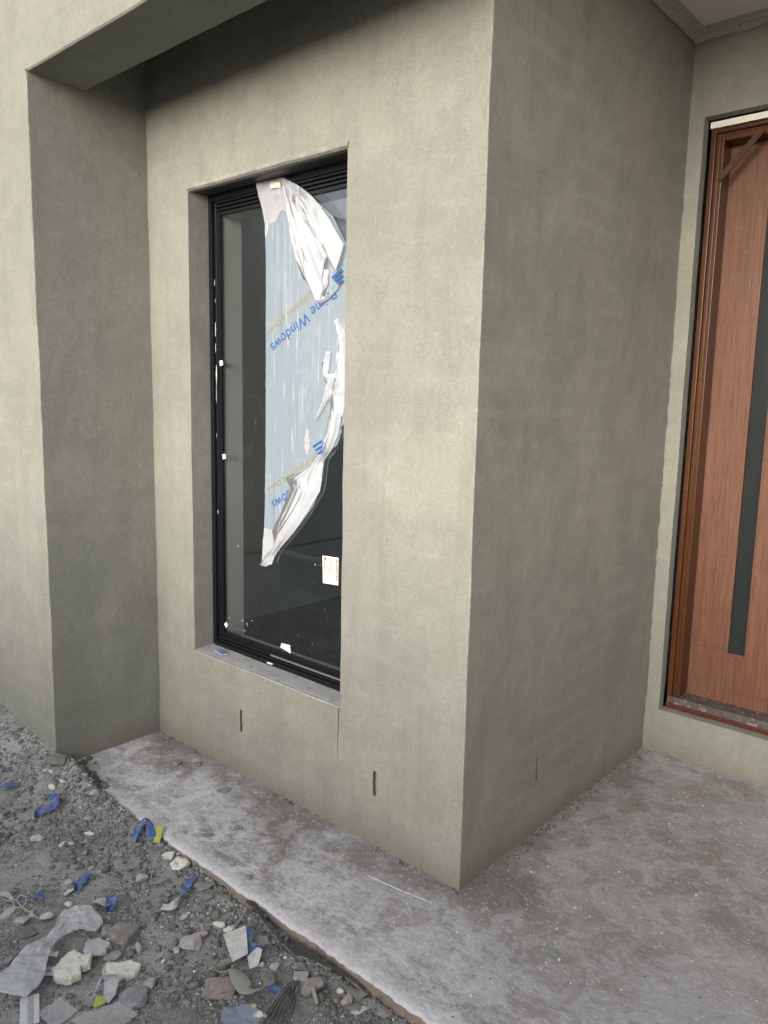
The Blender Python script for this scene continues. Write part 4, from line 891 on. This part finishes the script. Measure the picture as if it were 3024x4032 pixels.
ribbon('rubber_strap', [(-.290, -.642, .012), (-.294, -.664, .016), (-.290, -.688, .022), (-.268, -.692, .026), (-.248, -.670, .030), (-.214, -.676, .024), (-.180, -.680, .014), (-.160, -.662, .012), (-.146, -.637, .014)], [.012, .016, .022, .030, .036, .050, .046, .026, .010], [80, 70, 60, 40, 30, 15, 10, 30, 60], 'strap', 'pale grey strap curling over the red brown brick fragment', 'strap', lift=.008)
ribbon('tape_scrap', [(-.148, -.640, .012), (-.132, -.632, .018), (-.116, -.628, .010)], [.020, .036, .030], [20, 10, 0], BT, 'blue tape end at the tip of the curling grey strap', 'tape', TG)
# clear plastic strip
ribbon('plastic_strip', [(-.672, -.818, .012), (-.715, -.842, .028), (-.738, -.868, .024), (-.722, -.912, .022), (-.712, -.942, .020), (-.690, -.985, .026), (-.660, -.1 - .925, .030), (-.632, -1.060, .028), (-.610, -1.098, .014)], [.030, .080, .086, .036, .030, .070, .100, .120, .096], [5, 14, 10, 40, 25, 8, -6, 5, 0], 'plastic', 'long twisted strip of dusty clear plastic at the lower left', 'plastic', lift=.012, n=10, cross=10, crinkle=.008)
ribbon('plastic_shred', [(-.692, -.945, .012), (-.700, -.968, .018), (-.690, -.985, .010)], [.020, .036, .030], [0, 10, 0], 'plastic', 'small clear plastic shred under the waist of the plastic strip', 'plastic', lift=.004)
ribbon('plastic_shred', [(-.682, -.985, .018), (-.665, -.968, .022), (-.650, -.950, .020)], [.016, .026, .018], [0, 30, -10], 'filmw', 'crumpled white plastic shred touching the big plaster chunk', 'plastic')
ribbon('plastic_shred', [(-.652, -1.012, .010), (-.638, -.992, .012), (-.622, -.972, .010)], [.014, .016, .012], [0, 10, 0], 'filmw', 'upper of two white plastic strips beside the big plaster chunk', 'plastic')
ribbon('plastic_shred', [(-.632, -1.020, .010), (-.616, -1.000, .012), (-.602, -.983, .010)], [.014, .018, .014], [0, 10, 0], 'filmw', 'lower of two white plastic strips beside the big plaster chunk', 'plastic')
ribbon('plastic_shred', [(-.472, -.940, .006), (-.486, -.912, .026), (-.464, -.898, .026), (-.446, -.916, .012), (-.440, -.934, .004)], [.014, .026, .040, .034, .016], [60, 40, 10, -20, -40], 'plastic', 'curled grey white plastic shred above the lower yellow green chip', 'plastic')
ribbon('plastic_shred', [(-.424, -.936, .008), (-.434, -.915, .012), (-.448, -.893, .012), (-.452, -.872, .006)], [.018, .024, .012, .006], [0, 10, 30, 0], 'plastic', 'pale sliver of plastic right of the curled plastic shred', 'plastic')
flake('yellow_chip', [(-.462, -.942), (-.440, -.920), (-.418, -.940), (-.424, -.966), (-.440, -.962)], .003, 'yellow', 'yellow green plastic chip above the frayed white mesh', 'chip', lift=.008, hs=[0, .006, .01, .004, 0])
flake('yellow_chip', [(-.965, -.446), (-.940, -.436), (-.898, -.478), (-.916, -.492)], .004, 'yellow', 'yellow green plastic chip beside the arched blue tape near the slab', 'chip', lift=.010, hs=[.008, .010, 0, 0])
flake('blue_sheet', rough_outline([(-.190, -.738), (-.140, -.688), (-.095, -.690), (-.060, -.730), (-.100, -.78), (-.170, -.775)], 3, .008, 6), .002, 'bluefilm', 'dusty blue plastic sheet half buried at the bottom edge', 'plastic', lift=.004)
flake('stone_sliver', [(-1.172, -.606), (-1.160, -.592), (-1.134, -.588), (-1.150, -.602)], .006, 'white', 'white sliver of stone in the open dirt', 'stone', lift=.004)
flake('stone_sliver', [(-.765, -.596), (-.745, -.578), (-.738, -.556), (-.754, -.572)], .005, 'grey', 'thin grey sliver right of the pinkish white blocky stone', 'stone', lift=.008)

# fibreglass mesh offcuts
def fibre_mesh(name, quad, nu, nv, label, fray=.012, h0=.012, group='fibreglass mesh offcuts'):
    A_, B_, C_, D_ = [Vector((*p, 0)) for p in quad]; m = MB()
    def P(a, b):
        q = (A_ * (1 - a) + B_ * a) * (1 - b) + (D_ * (1 - a) + C_ * a) * b
        return Vector((q.x, q.y, gz(q.x, q.y) * .5 + gz(A_.x, A_.y) * .5 + h0 + .006 * noise.noise(Vector((q.x * 25, q.y * 25, 2)))))
    for i in range(nu + 1):
        e0, e1 = random.uniform(-.10, 0), 1 + random.uniform(0, .10); K = 8
        for k in range(K): m.bar(P(i / nu, e0 + (e1 - e0) * k / K), P(i / nu, e0 + (e1 - e0) * (k + 1) / K), .0013, .0006)
    for j in range(nv + 1):
        e0, e1 = random.uniform(-.08, 0), 1 + random.uniform(0, .08); K = 8
        for k in range(K): m.bar(P(e0 + (e1 - e0) * k / K, j / nv) + Vector((0, 0, .0005)), P(e0 + (e1 - e0) * (k + 1) / K, j / nv) + Vector((0, 0, .0005)), .0013, .0006)
    o = m.build(name, 'mesh', None, 0, False, tuple(P(.5, .5))); return tag(o, label, 'mesh', group)
fibre_mesh('fibreglass_mesh', [(-.524, -1.008), (-.452, -1.000), (-.440, -1.060), (-.512, -1.068)], 14, 12, 'frayed white fibreglass mesh offcut, left of two at the bottom edge')
fibre_mesh('fibreglass_mesh', [(-.430, -1.020), (-.404, -.918), (-.330, -.905), (-.320, -1.01)], 20, 15, 'frayed white fibreglass mesh offcut, right of two below the blue grey stone')
# perforated corner bead
cb = MB(); a = Vector((-.578, -1.060, gz(-.578, -1.06) + .014)); b = Vector((-.490, -1.100, gz(-.49, -1.10) + .014)); d = (b - a); s_ = d.cross(Vector((0, 0, 1))).normalized() * .021
cb.bar(a - s_ * .78, b - s_ * .78, .012, .0015); cb.bar(a + s_ * .62, b + s_ * .62, .018, .0015)
for k in range(15): p = a + d * ((k + .3) / 15); cb.bar(p - s_ * .55, p + s_ * .3, .0030, .0014)
tag(cb.build('corner_bead', 'mesh', None, 0, False, tuple(a)), 'white perforated plastic corner bead sticking in from the bottom left edge', 'bead')
# strands, cord, wire, twig
wv = MB(); P0 = [(-.111, -.571), (-.104, -.597), (-.092, -.625), (-.078, -.655), (-.060, -.70)]
for k in range(34):
    off = (k / 33 - .5); path = []
    for i, (x, y) in enumerate(P0):
        sp2 = .010 + .038 * (i / 4); path.append((x + off * sp2 * 1.3 + random.uniform(-.002, .002), y + off * sp2 * 1.1 + random.uniform(-.002, .002), gz(x, y) + .014 + .006 * math.sin(k + i)))
    wv.tube(catmull(path, 3), .0007, 4, k % 2)
tag(wv.build('plastic_strands', ['silver', 'black'], None, 0, False, (-.09, -.63, gz(-.09, -.63))), 'sheaf of silver and black strands near the blue tape end', 'strands')
def cord(name, pts, rr, mat, label, cat):
    m = MB(); m.tube(catmull([(x, y, gz(x, y) + h_) for x, y, h_ in pts], 7), rr, 6); x, y, h_ = pts[len(pts) // 2]
    return tag(m.build(name, mat, None, 0, True, (x, y, gz(x, y))), label, cat)
cord('cord', [(-1.02, -.945, .012), (-.981, -.930, .016), (-.984, -.908, .022), (-.956, -.902, .026), (-.936, -.914, .020), (-.935, -.930, .012), (-.960, -.938, .012), (-.975, -.925, .020), (-.935, -.925, .014), (-.890, -.919, .012), (-.852, -.914, .010)], .0014, 'cord', 'looped pale cord at the left edge beside the blue pointed tape', 'cord')
cord('wire', [(-.750, -.822, .018), (-.730, -.797, .020), (-.706, -.768, .016)], .0012, 'cord', 'short straight pale wire at the top of the clear plastic strip', 'wire')
cord('twig', [(-.390, -.572, .020), (-.404, -.530, .026), (-.420, -.485, .030)], .0018, 'stick', 'thin pale twig leaning over the large flat grey stone', 'twig')
cord('twig', [(-.76, -.60, .010), (-.83, -.545, .014), (-.86, -.50, .014)], .0014, 'stick', 'thin dry twig beside the plaster lumps', 'twig')
cord('rubber_offcut', [(-.056, -.560, .024), (-.040, -.570, .022), (-.020, -.580, .010)], .0055, 'strap', 'short curved grey rubber offcut on the long brown stone', 'offcut')
ribbon('plastic_membrane', [(-.455, -.462, .016), (-.416, -.472, .020), (-.322, -.492, .024), (-.209, -.505, .022), (-.115, -.490, .022), (-.035, -.474, .018), (.038, -.463, .008)], [.010, .034, .044, .040, .030, .022, .008], [60, 65, 58, 62, 65, 60, 70], 'dpm', 'dusty black plastic membrane curling up along the slab edge', 'membrane', lift=.004, n=10)
rock('mortar_heap', -1.58, -.50, 120, 90, 36, 0, 'dark', 'dark clod of spoil against the left wall corner', 'clod', rough=.15)

# mortar dabs fallen on the slab
for (x, y, a, b, c, lab) in ((-1.322, -.129, 30, 36, 20, 'lump of grey mortar on the slab nearest the recess corner'), (-1.256, -.080, 40, 34, 14, 'flattened mortar dab on the slab close to the window wall'), (-1.474, -.410, 26, 20, 12, 'dark mortar crumb at the far front corner of the slab'), (-1.006, -.125, 56, 40, 8, 'wide flat mortar splat on the slab below the window'), (-.766, -.249, 26, 24, 14, 'round mortar blob in the middle of the slab strip'), (-.804, -.352, 34, 18, 12, 'pair shaped mortar lump near the front of the slab'), (-.519, -.400, 20, 26, 8, 'rusty dark spot of mortar near the slab edge'), (-.437, -.219, 18, 16, 6, 'small dark mortar spot on the slab before the corner')):
    rock('mortar_dab', x, y, a, b, c, 20, 'mortar', lab, 'mortar', 'mortar dabs on the slab', 7, .30, .14, z=-.002)
# the blue clip on the sill, and the white chip on the bottom rail
sc_ = MB(); z0 = ZS + .006
P_ = [(-1.287, .034), (-1.272, .052), (-1.205, .040), (-1.218, .020)]
H_ = [.005, .010, .004, .003]; Tq = [(p[0], p[1], z0 + H_[i] + .0035) for i, p in enumerate(P_)]; Bq = [(p[0], p[1], z0 + H_[i] * .6) for i, p in enumerate(P_)]
sc_.face(Tq, 0); sc_.face(Bq[::-1], 1)
for i in range(4): sc_.face([Bq[i], Bq[(i + 1) % 4], Tq[(i + 1) % 4], Tq[i]], 1)
tag(sc_.build('blue_chip', ['tape_blue', 'light'], None, 0, False, (-1.245, .036, z0)), 'bright blue plastic chip lying on the window sill', 'chip')
m = MB(); m.box(-1.005, -.975, FY - .013, FY - .0075, ZS + .014, ZS + .019); tag(m.build('white_chip', 'sticker', None, 0, False, (-.99, FY - .01, ZS + .014)), 'small white chip on the black bottom rail of the window', 'chip')

# white plaster crumbs on the slab
CR = [(.354, .256), (.304, .172), (.354, .165), (.309, .051), (.139, -.146), (.314, -.028), (.374, -.054), (.357, -.119), (.273, -.323), (.356, -.296), (.546, -.041), (.763, .323), (.538, .243), (.549, .485), (.55, .572), (.295, .379), (.322, .432), (.056, .192), (.537, .377), (.115, .235), (.09, .62), (.25, .66), (.33, .83), (.42, .95), (.47, 1.0), (.52, 1.02), (.60, .90), (.40, .70), (.30, .60), (.66, .75), (.19, .09), (.14, .30)]
rn = random.Random(5)
for k in range(24): CR.append((rn.uniform(-1.2, .9), rn.uniform(-.43, -.06)) if k < 16 else (rn.uniform(.12, 1.0), rn.uniform(-.35, 1.1)))
crm = [rock_mesh(900 + k, 1, 1, 1, 6, 1, .1) for k in range(5)]
for q in crm: q.materials.append(MT['white'])
for k, (x, y) in enumerate(CR):
    o = bpy.data.objects.new('plaster_crumb', crm[k % 5]); COL.objects.link(o); s_ = rn.uniform(.0014, .0036) * (1.35 if k < 12 else 1)
    o.scale = (s_ * rn.uniform(1, 1.7), s_ * rn.uniform(.8, 1.3), s_ * .7); o.location = (x, y, s_ * .45); o.rotation_euler = (0, 0, rn.uniform(0, 6)); tag(o, 'tiny white plaster crumb lying loose on the porch slab', 'crumb', 'plaster crumbs on the porch slab')
# grit: what nobody could count
def scatter(name, N, region, smin, smax, tones, mat, zf, skip=None, flat=.7):
    rs = np.random.RandomState(hash(name) % 1000 if False else len(name) * 13); bm = bmesh.new(); bmesh.ops.create_icosphere(bm, subdivisions=1, radius=1); bv = np.array([v.co[:] for v in bm.verts]); bf = np.array([[v.index for v in fc.verts] for fc in bm.faces]); bm.free()
    V = []; T_ = []; cnt = 0
    while cnt < N:
        x = rs.uniform(region[0], region[1]); y = rs.uniform(region[2], region[3])
        if skip and skip(x, y): cnt += 1; continue
        s_ = smin * (smax / smin) ** (rs.rand() ** 2.6); sc3 = s_ * np.array([rs.uniform(.8, 1.4), rs.uniform(.7, 1.2), flat * rs.uniform(.6, 1.1)])
        v = bv * (1 + rs.uniform(-.42, .42, (12, 1))) * sc3; a = rs.uniform(0, 6.28); ca, sa = math.cos(a), math.sin(a)
        tl_ = rs.uniform(-.5, .5); v = np.stack([v[:, 0], v[:, 1] * math.cos(tl_) - v[:, 2] * math.sin(tl_), v[:, 1] * math.sin(tl_) + v[:, 2] * math.cos(tl_)], 1)
        V.append(np.stack([v[:, 0] * ca - v[:, 1] * sa + x, v[:, 0] * sa + v[:, 1] * ca + y, v[:, 2] + zf(x, y) + s_ * .25], 1))
        k = rs.rand(); acc = 0
        for wgt, colr in tones:
            acc += wgt
            if k <= acc: break
        T_.append(np.tile(np.array([*(np.array(colr) * rs.uniform(.75, 1.25)), 1.0]), (12, 1))); cnt += 1
    V = np.concatenate(V); T_ = np.concatenate(T_); n_ = len(V) // 12
    F = (bf[None] + 12 * np.arange(n_)[:, None, None]).reshape(-1, 3)
    me = bpy.data.meshes.new(name); me.vertices.add(len(V)); me.vertices.foreach_set('co', V.ravel()); me.loops.add(F.size); me.loops.foreach_set('vertex_index', F.ravel().astype(np.int32)); me.polygons.add(len(F)); me.polygons.foreach_set('loop_start', (np.arange(len(F)) * 3).astype(np.int32)); me.update(calc_edges=True); me.validate()
    at = me.attributes.new('tone', 'FLOAT_COLOR', 'POINT'); at.data.foreach_set('color', T_.ravel().astype(np.float32)); me.materials.append(MT[mat])
    o = bpy.data.objects.new(name, me); COL.objects.link(o); return o
DT = [(.54, (.215, .215, .200)), (.26, (.31, .312, .308)), (.11, (.37, .37, .365)), (.05, (.62, .61, .59)), (.02, (.32, .28, .26))]
far_ok = lambda x, y: (x + .65 * 0) > .25 or (y < -.52 - .55 * (.3 - x) and False)
tag(scatter('dirt_crumbs', 42000, (-2.35, .28, -1.22, -.462), .0016, .0068, DT, 'clod', gz, lambda x, y: y < -1.16 or (x > -.2 and y < -.80) or noise.noise(Vector((x * 5, y * 5, 4))) > .14, flat=.5), 'loose grey dirt crumbs and gravel covering the ground before the slab', 'gravel', kind='stuff')
tag(scatter('dirt_clods', 5200, (-2.35, .28, -1.22, -.466), .004, .0135, [(.80, (.19, .191, .174)), (.17, (.28, .282, .278)), (.03, (.38, .38, .375))], 'clod', gz, lambda x, y: y < -1.16 or noise.noise(Vector((x * 3.2, y * 4.5, 9))) + .55 * sstep(-1.0, -.5, y) - .30 < 0), 'larger clods of olive grey dirt strewn before the slab', 'dirt', kind='stuff')
tag(scatter('white_chips', 900, (-1.9, .1, -1.16, -.50), .0014, .0048, [(.7, (.72, .71, .69)), (.3, (.5, .49, .48))], 'chip', gz, lambda x, y: (x > -.2 and y < -.80) or noise.noise(Vector((x * 4, y * 4, 14))) < -.1, flat=.55), 'tiny white plaster chips speckling the dirt', 'chips', kind='stuff')
tag(scatter('edge_rubble', 2600, (-1.5, .25, -.515, -.455), .0025, .011, [(.6, (.17, .17, .155)), (.25, (.28, .28, .275)), (.15, (.42, .41, .40))], 'clod', gz, lambda x, y: noise.noise(Vector((x * 11, y * 11, 1))) < -.05, flat=.6), 'crumbled dirt and mortar banked against the slab edge', 'rubble', kind='stuff')
tag(scatter('spilled_dirt', 2200, (-1.62, -1.22, -.462, -.35), .002, .010, [(.8, (.14, .138, .122)), (.2, (.2, .2, .19))], 'clod', lambda x, y: max(.001, .018 - .085 * max(0, x + 1.60) / .32 - .10 * max(0, y + .455) / .10), lambda x, y: (x + 1.62) / .36 + (y + .46) / .10 + .5 * noise.noise(Vector((x * 30, y * 30, 0))) > 1.0), 'dirt spilled over the far front corner of the slab', 'dirt', kind='stuff')
tag(scatter('slab_grit', 900, (-1.6, 1.0, -.44, 1.3), .0008, .0028, [(.35, (.5, .49, .48)), (.45, (.12, .115, .10)), (.2, (.28, .22, .19))], 'clod', lambda x, y: 0.0, lambda x, y: x < 0 and y > -.02), 'fine grit scattered over the porch slab', 'grit', kind='stuff')
def foot(x, y): return 0.0
tag(scatter('wall_foot_mortar', 700, (-1.64, 1.3, -.03, 0.0), .002, .008, [(.7, (.19, .185, .16)), (.3, (.15, .125, .10))], 'clod', lambda x, y: -.001, lambda x, y: x > .02 or random.random() < .5 * (1 + noise.noise(Vector((x * 6, 0, 0))))), 'crumbs of mortar along the foot of the window wall', 'mortar', kind='stuff')
tag(scatter('porch_foot_mortar', 500, (0.0, .045, 0.0, 1.36), .002, .007, [(.6, (.13, .115, .095)), (.4, (.16, .13, .105))], 'clod', lambda x, y: -.001, None), 'crumbs of mortar along the foot of the porch side wall', 'mortar', kind='stuff')
PG = random.Random(11)
pm = [rock_mesh(500 + k, 1, 1, 1, 11, 2, .2) for k in range(6)]
for k, q in enumerate(pm): q.materials.append(MT[['light', 'grey', 'white', 'grey', 'pink', 'light'][k]])
PL = ['loose pale grey pebble in the dirt', 'loose mid grey pebble in the dirt', 'loose white pebble in the dirt', 'loose smooth grey pebble in the dirt', 'loose pinkish pebble in the dirt', 'loose light speckled pebble in the dirt']
for k in range(40):
    x = PG.uniform(-1.9, .15); y = PG.uniform(-1.12, -.48)
    if x > -.2 and y < -.75: continue
    o = bpy.data.objects.new('pebble', pm[k % 6]); COL.objects.link(o); s_ = PG.uniform(.005, .0125)
    o.scale = (s_ * PG.uniform(1, 1.5), s_, s_ * .75); o.location = (x, y, gz(x, y) + s_ * .15); o.rotation_euler = (PG.uniform(-.3, .3), PG.uniform(-.3, .3), PG.uniform(0, 6)); tag(o, PL[k % 6], 'pebble', 'loose pebbles in the dirt, ' + ['pale grey', 'mid grey', 'white', 'smooth grey', 'pinkish', 'speckled'][k % 6])
